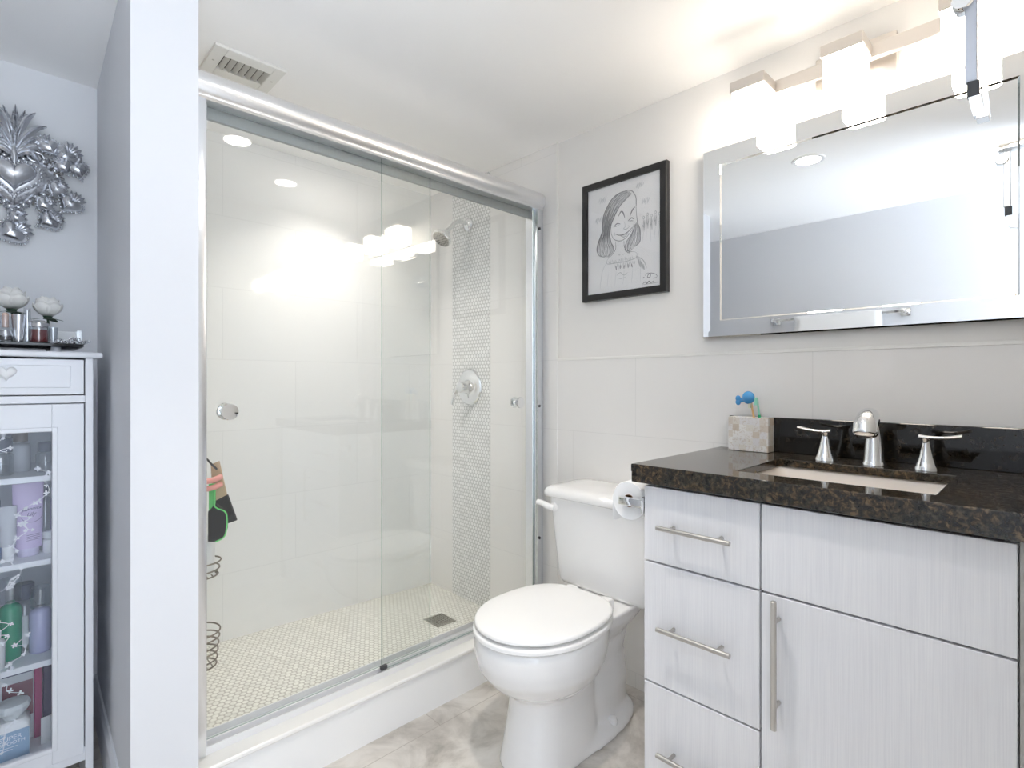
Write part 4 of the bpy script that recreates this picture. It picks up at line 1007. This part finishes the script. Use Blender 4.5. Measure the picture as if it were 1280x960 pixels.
glassware('candle_jar', 'dark red candle jar with silver lid on the tray', [(.019, 0), (.021, .003), (.021, .043)], .094, 2.0, 'candle', extra=(('wax', [(.0195, .002), (.0195, .036)], 'red wax'), ('lid', [(.021, .043), (.0225, .045), (.0225, .054), (.018, .057), (.012, .062), (.003, .063)], 'silver cap')))
glassware('shot_glass', 'small clear glass right of the candle jar on tray', [(.0005, .003), (.009, .0), (.0115, .045), (.0105, .045), (.008, .006), (.0005, .006)], .1245, 2.0, 'glass')
tag(obj('white_box', box(new(), .138, .186, 2.08, 2.115, TZ+.0005, TZ+.042, .002, 1), 'white_plastic', origin=(.16, 2.1, TZ)), 'low white box standing at the back right of tray', 'box')
tag(obj('acrylic_block', box(new(), .178, .1905, 2.02, 2.05, TZ+.0005, TZ+.042, .001, 1), 'bottle', origin=(.185, 2.03, TZ)), 'clear acrylic block at the right end of tray', 'block')
b = new(); rnd = random.Random(4)
for k in range(16):
    x = .130+k*.0048; ring(b, (x, 1.985+.006*sin(k*1.1), TZ+.006+.002*sin(k*.9)+.006*(1 if 6 < k < 11 else 0)), .0048, .0012, (rnd.uniform(-.5, .5), 1, rnd.uniform(-.5, .5)), 12, 5)
for k in range(6): ball(b, (.136+k*.0115, 1.988, TZ+.0035), .0033, u=8, v=6)
o = obj('silver_necklace', b, 'silver_old', origin=(.16, 1.985, TZ)); tag(o, 'silver filigree necklace lying along the right of tray', 'jewellery')
def rose(name, label, x, y, z, r, vz, seed):
    th = thing(name, label, 'flower', (x, y, vz)); rd = random.Random(seed)
    k = 0
    for layer, (n, rr, op, hh) in enumerate(((3, .32, .05, 1.30), (4, .52, .15, 1.34), (5, .78, .40, 1.22), (6, 1.0, .75, .98))):
        b = new()
        for i in range(n):
            a0 = 2*pi*(i+rd.uniform(-.1, .1))/n+layer*.7; sp = 2*pi/n*.72; rows = []
            for j in range(6):
                f = j/5; row = []
                for q in range(7):
                    g = (q-3)/3; a = a0+g*sp*(.55+.45*sin(pi*(.15+.75*f))); curl = rr*r*(.30+.70*sin(min(f*(1.15+op*.35), 1.9)*pi/2)**.8)
                    if f > .75: curl += r*.10*op*(f-.75)*4*(1-.5*g*g)
                    zz_ = z-r*.55+hh*r*1.25*f*(1-.20*g*g*f)-r*.16*op*max(0, f-.7)*3+rd.uniform(-.01, .01)*r
                    row.append((x+curl*cos(a), y+curl*sin(a), zz_))
                rows.append(row)
            loft(b, rows, closed=False)
        o_ = obj('petals', b, 'rose', th, 60); solid(o_, .0008)
    b = new(); ball(b, (x, y, z-r*.55), r*.33, (1, 1, .7), 12, 8); tube(b, [(x, y, z-r*.6), (x+.002, y+.003, (z+vz)/2), (x, y, vz+.004)], .003, 8); obj('stem', b, 'leaf', th, 60)
    b = new()
    for a in (3.6, 4.6, 5.6, 1.0):
        d_ = Vector((cos(a), sin(a), -.25)); s_ = Vector((-sin(a), cos(a), 0)); p = Vector((x, y, z-r*.65))
        f = b.faces.new([b.verts.new(p+d_*r*u_+s_*r*v_) for u_, v_ in ((.2, 0), (.5, .28), (.9, .26), (1.25, 0), (.9, -.26), (.5, -.28))])
    o_ = obj('leaves', b, 'leaf', th, 0); solid(o_, .0008)
rose('white_rose', 'white artificial rose standing at left behind the perfume bottles', .040, 2.06, 1.392, .037, TZ, 3)
rose('white_rose', 'white artificial rose above the candle jar on tray', .116, 2.05, 1.376, .034, TZ, 5)
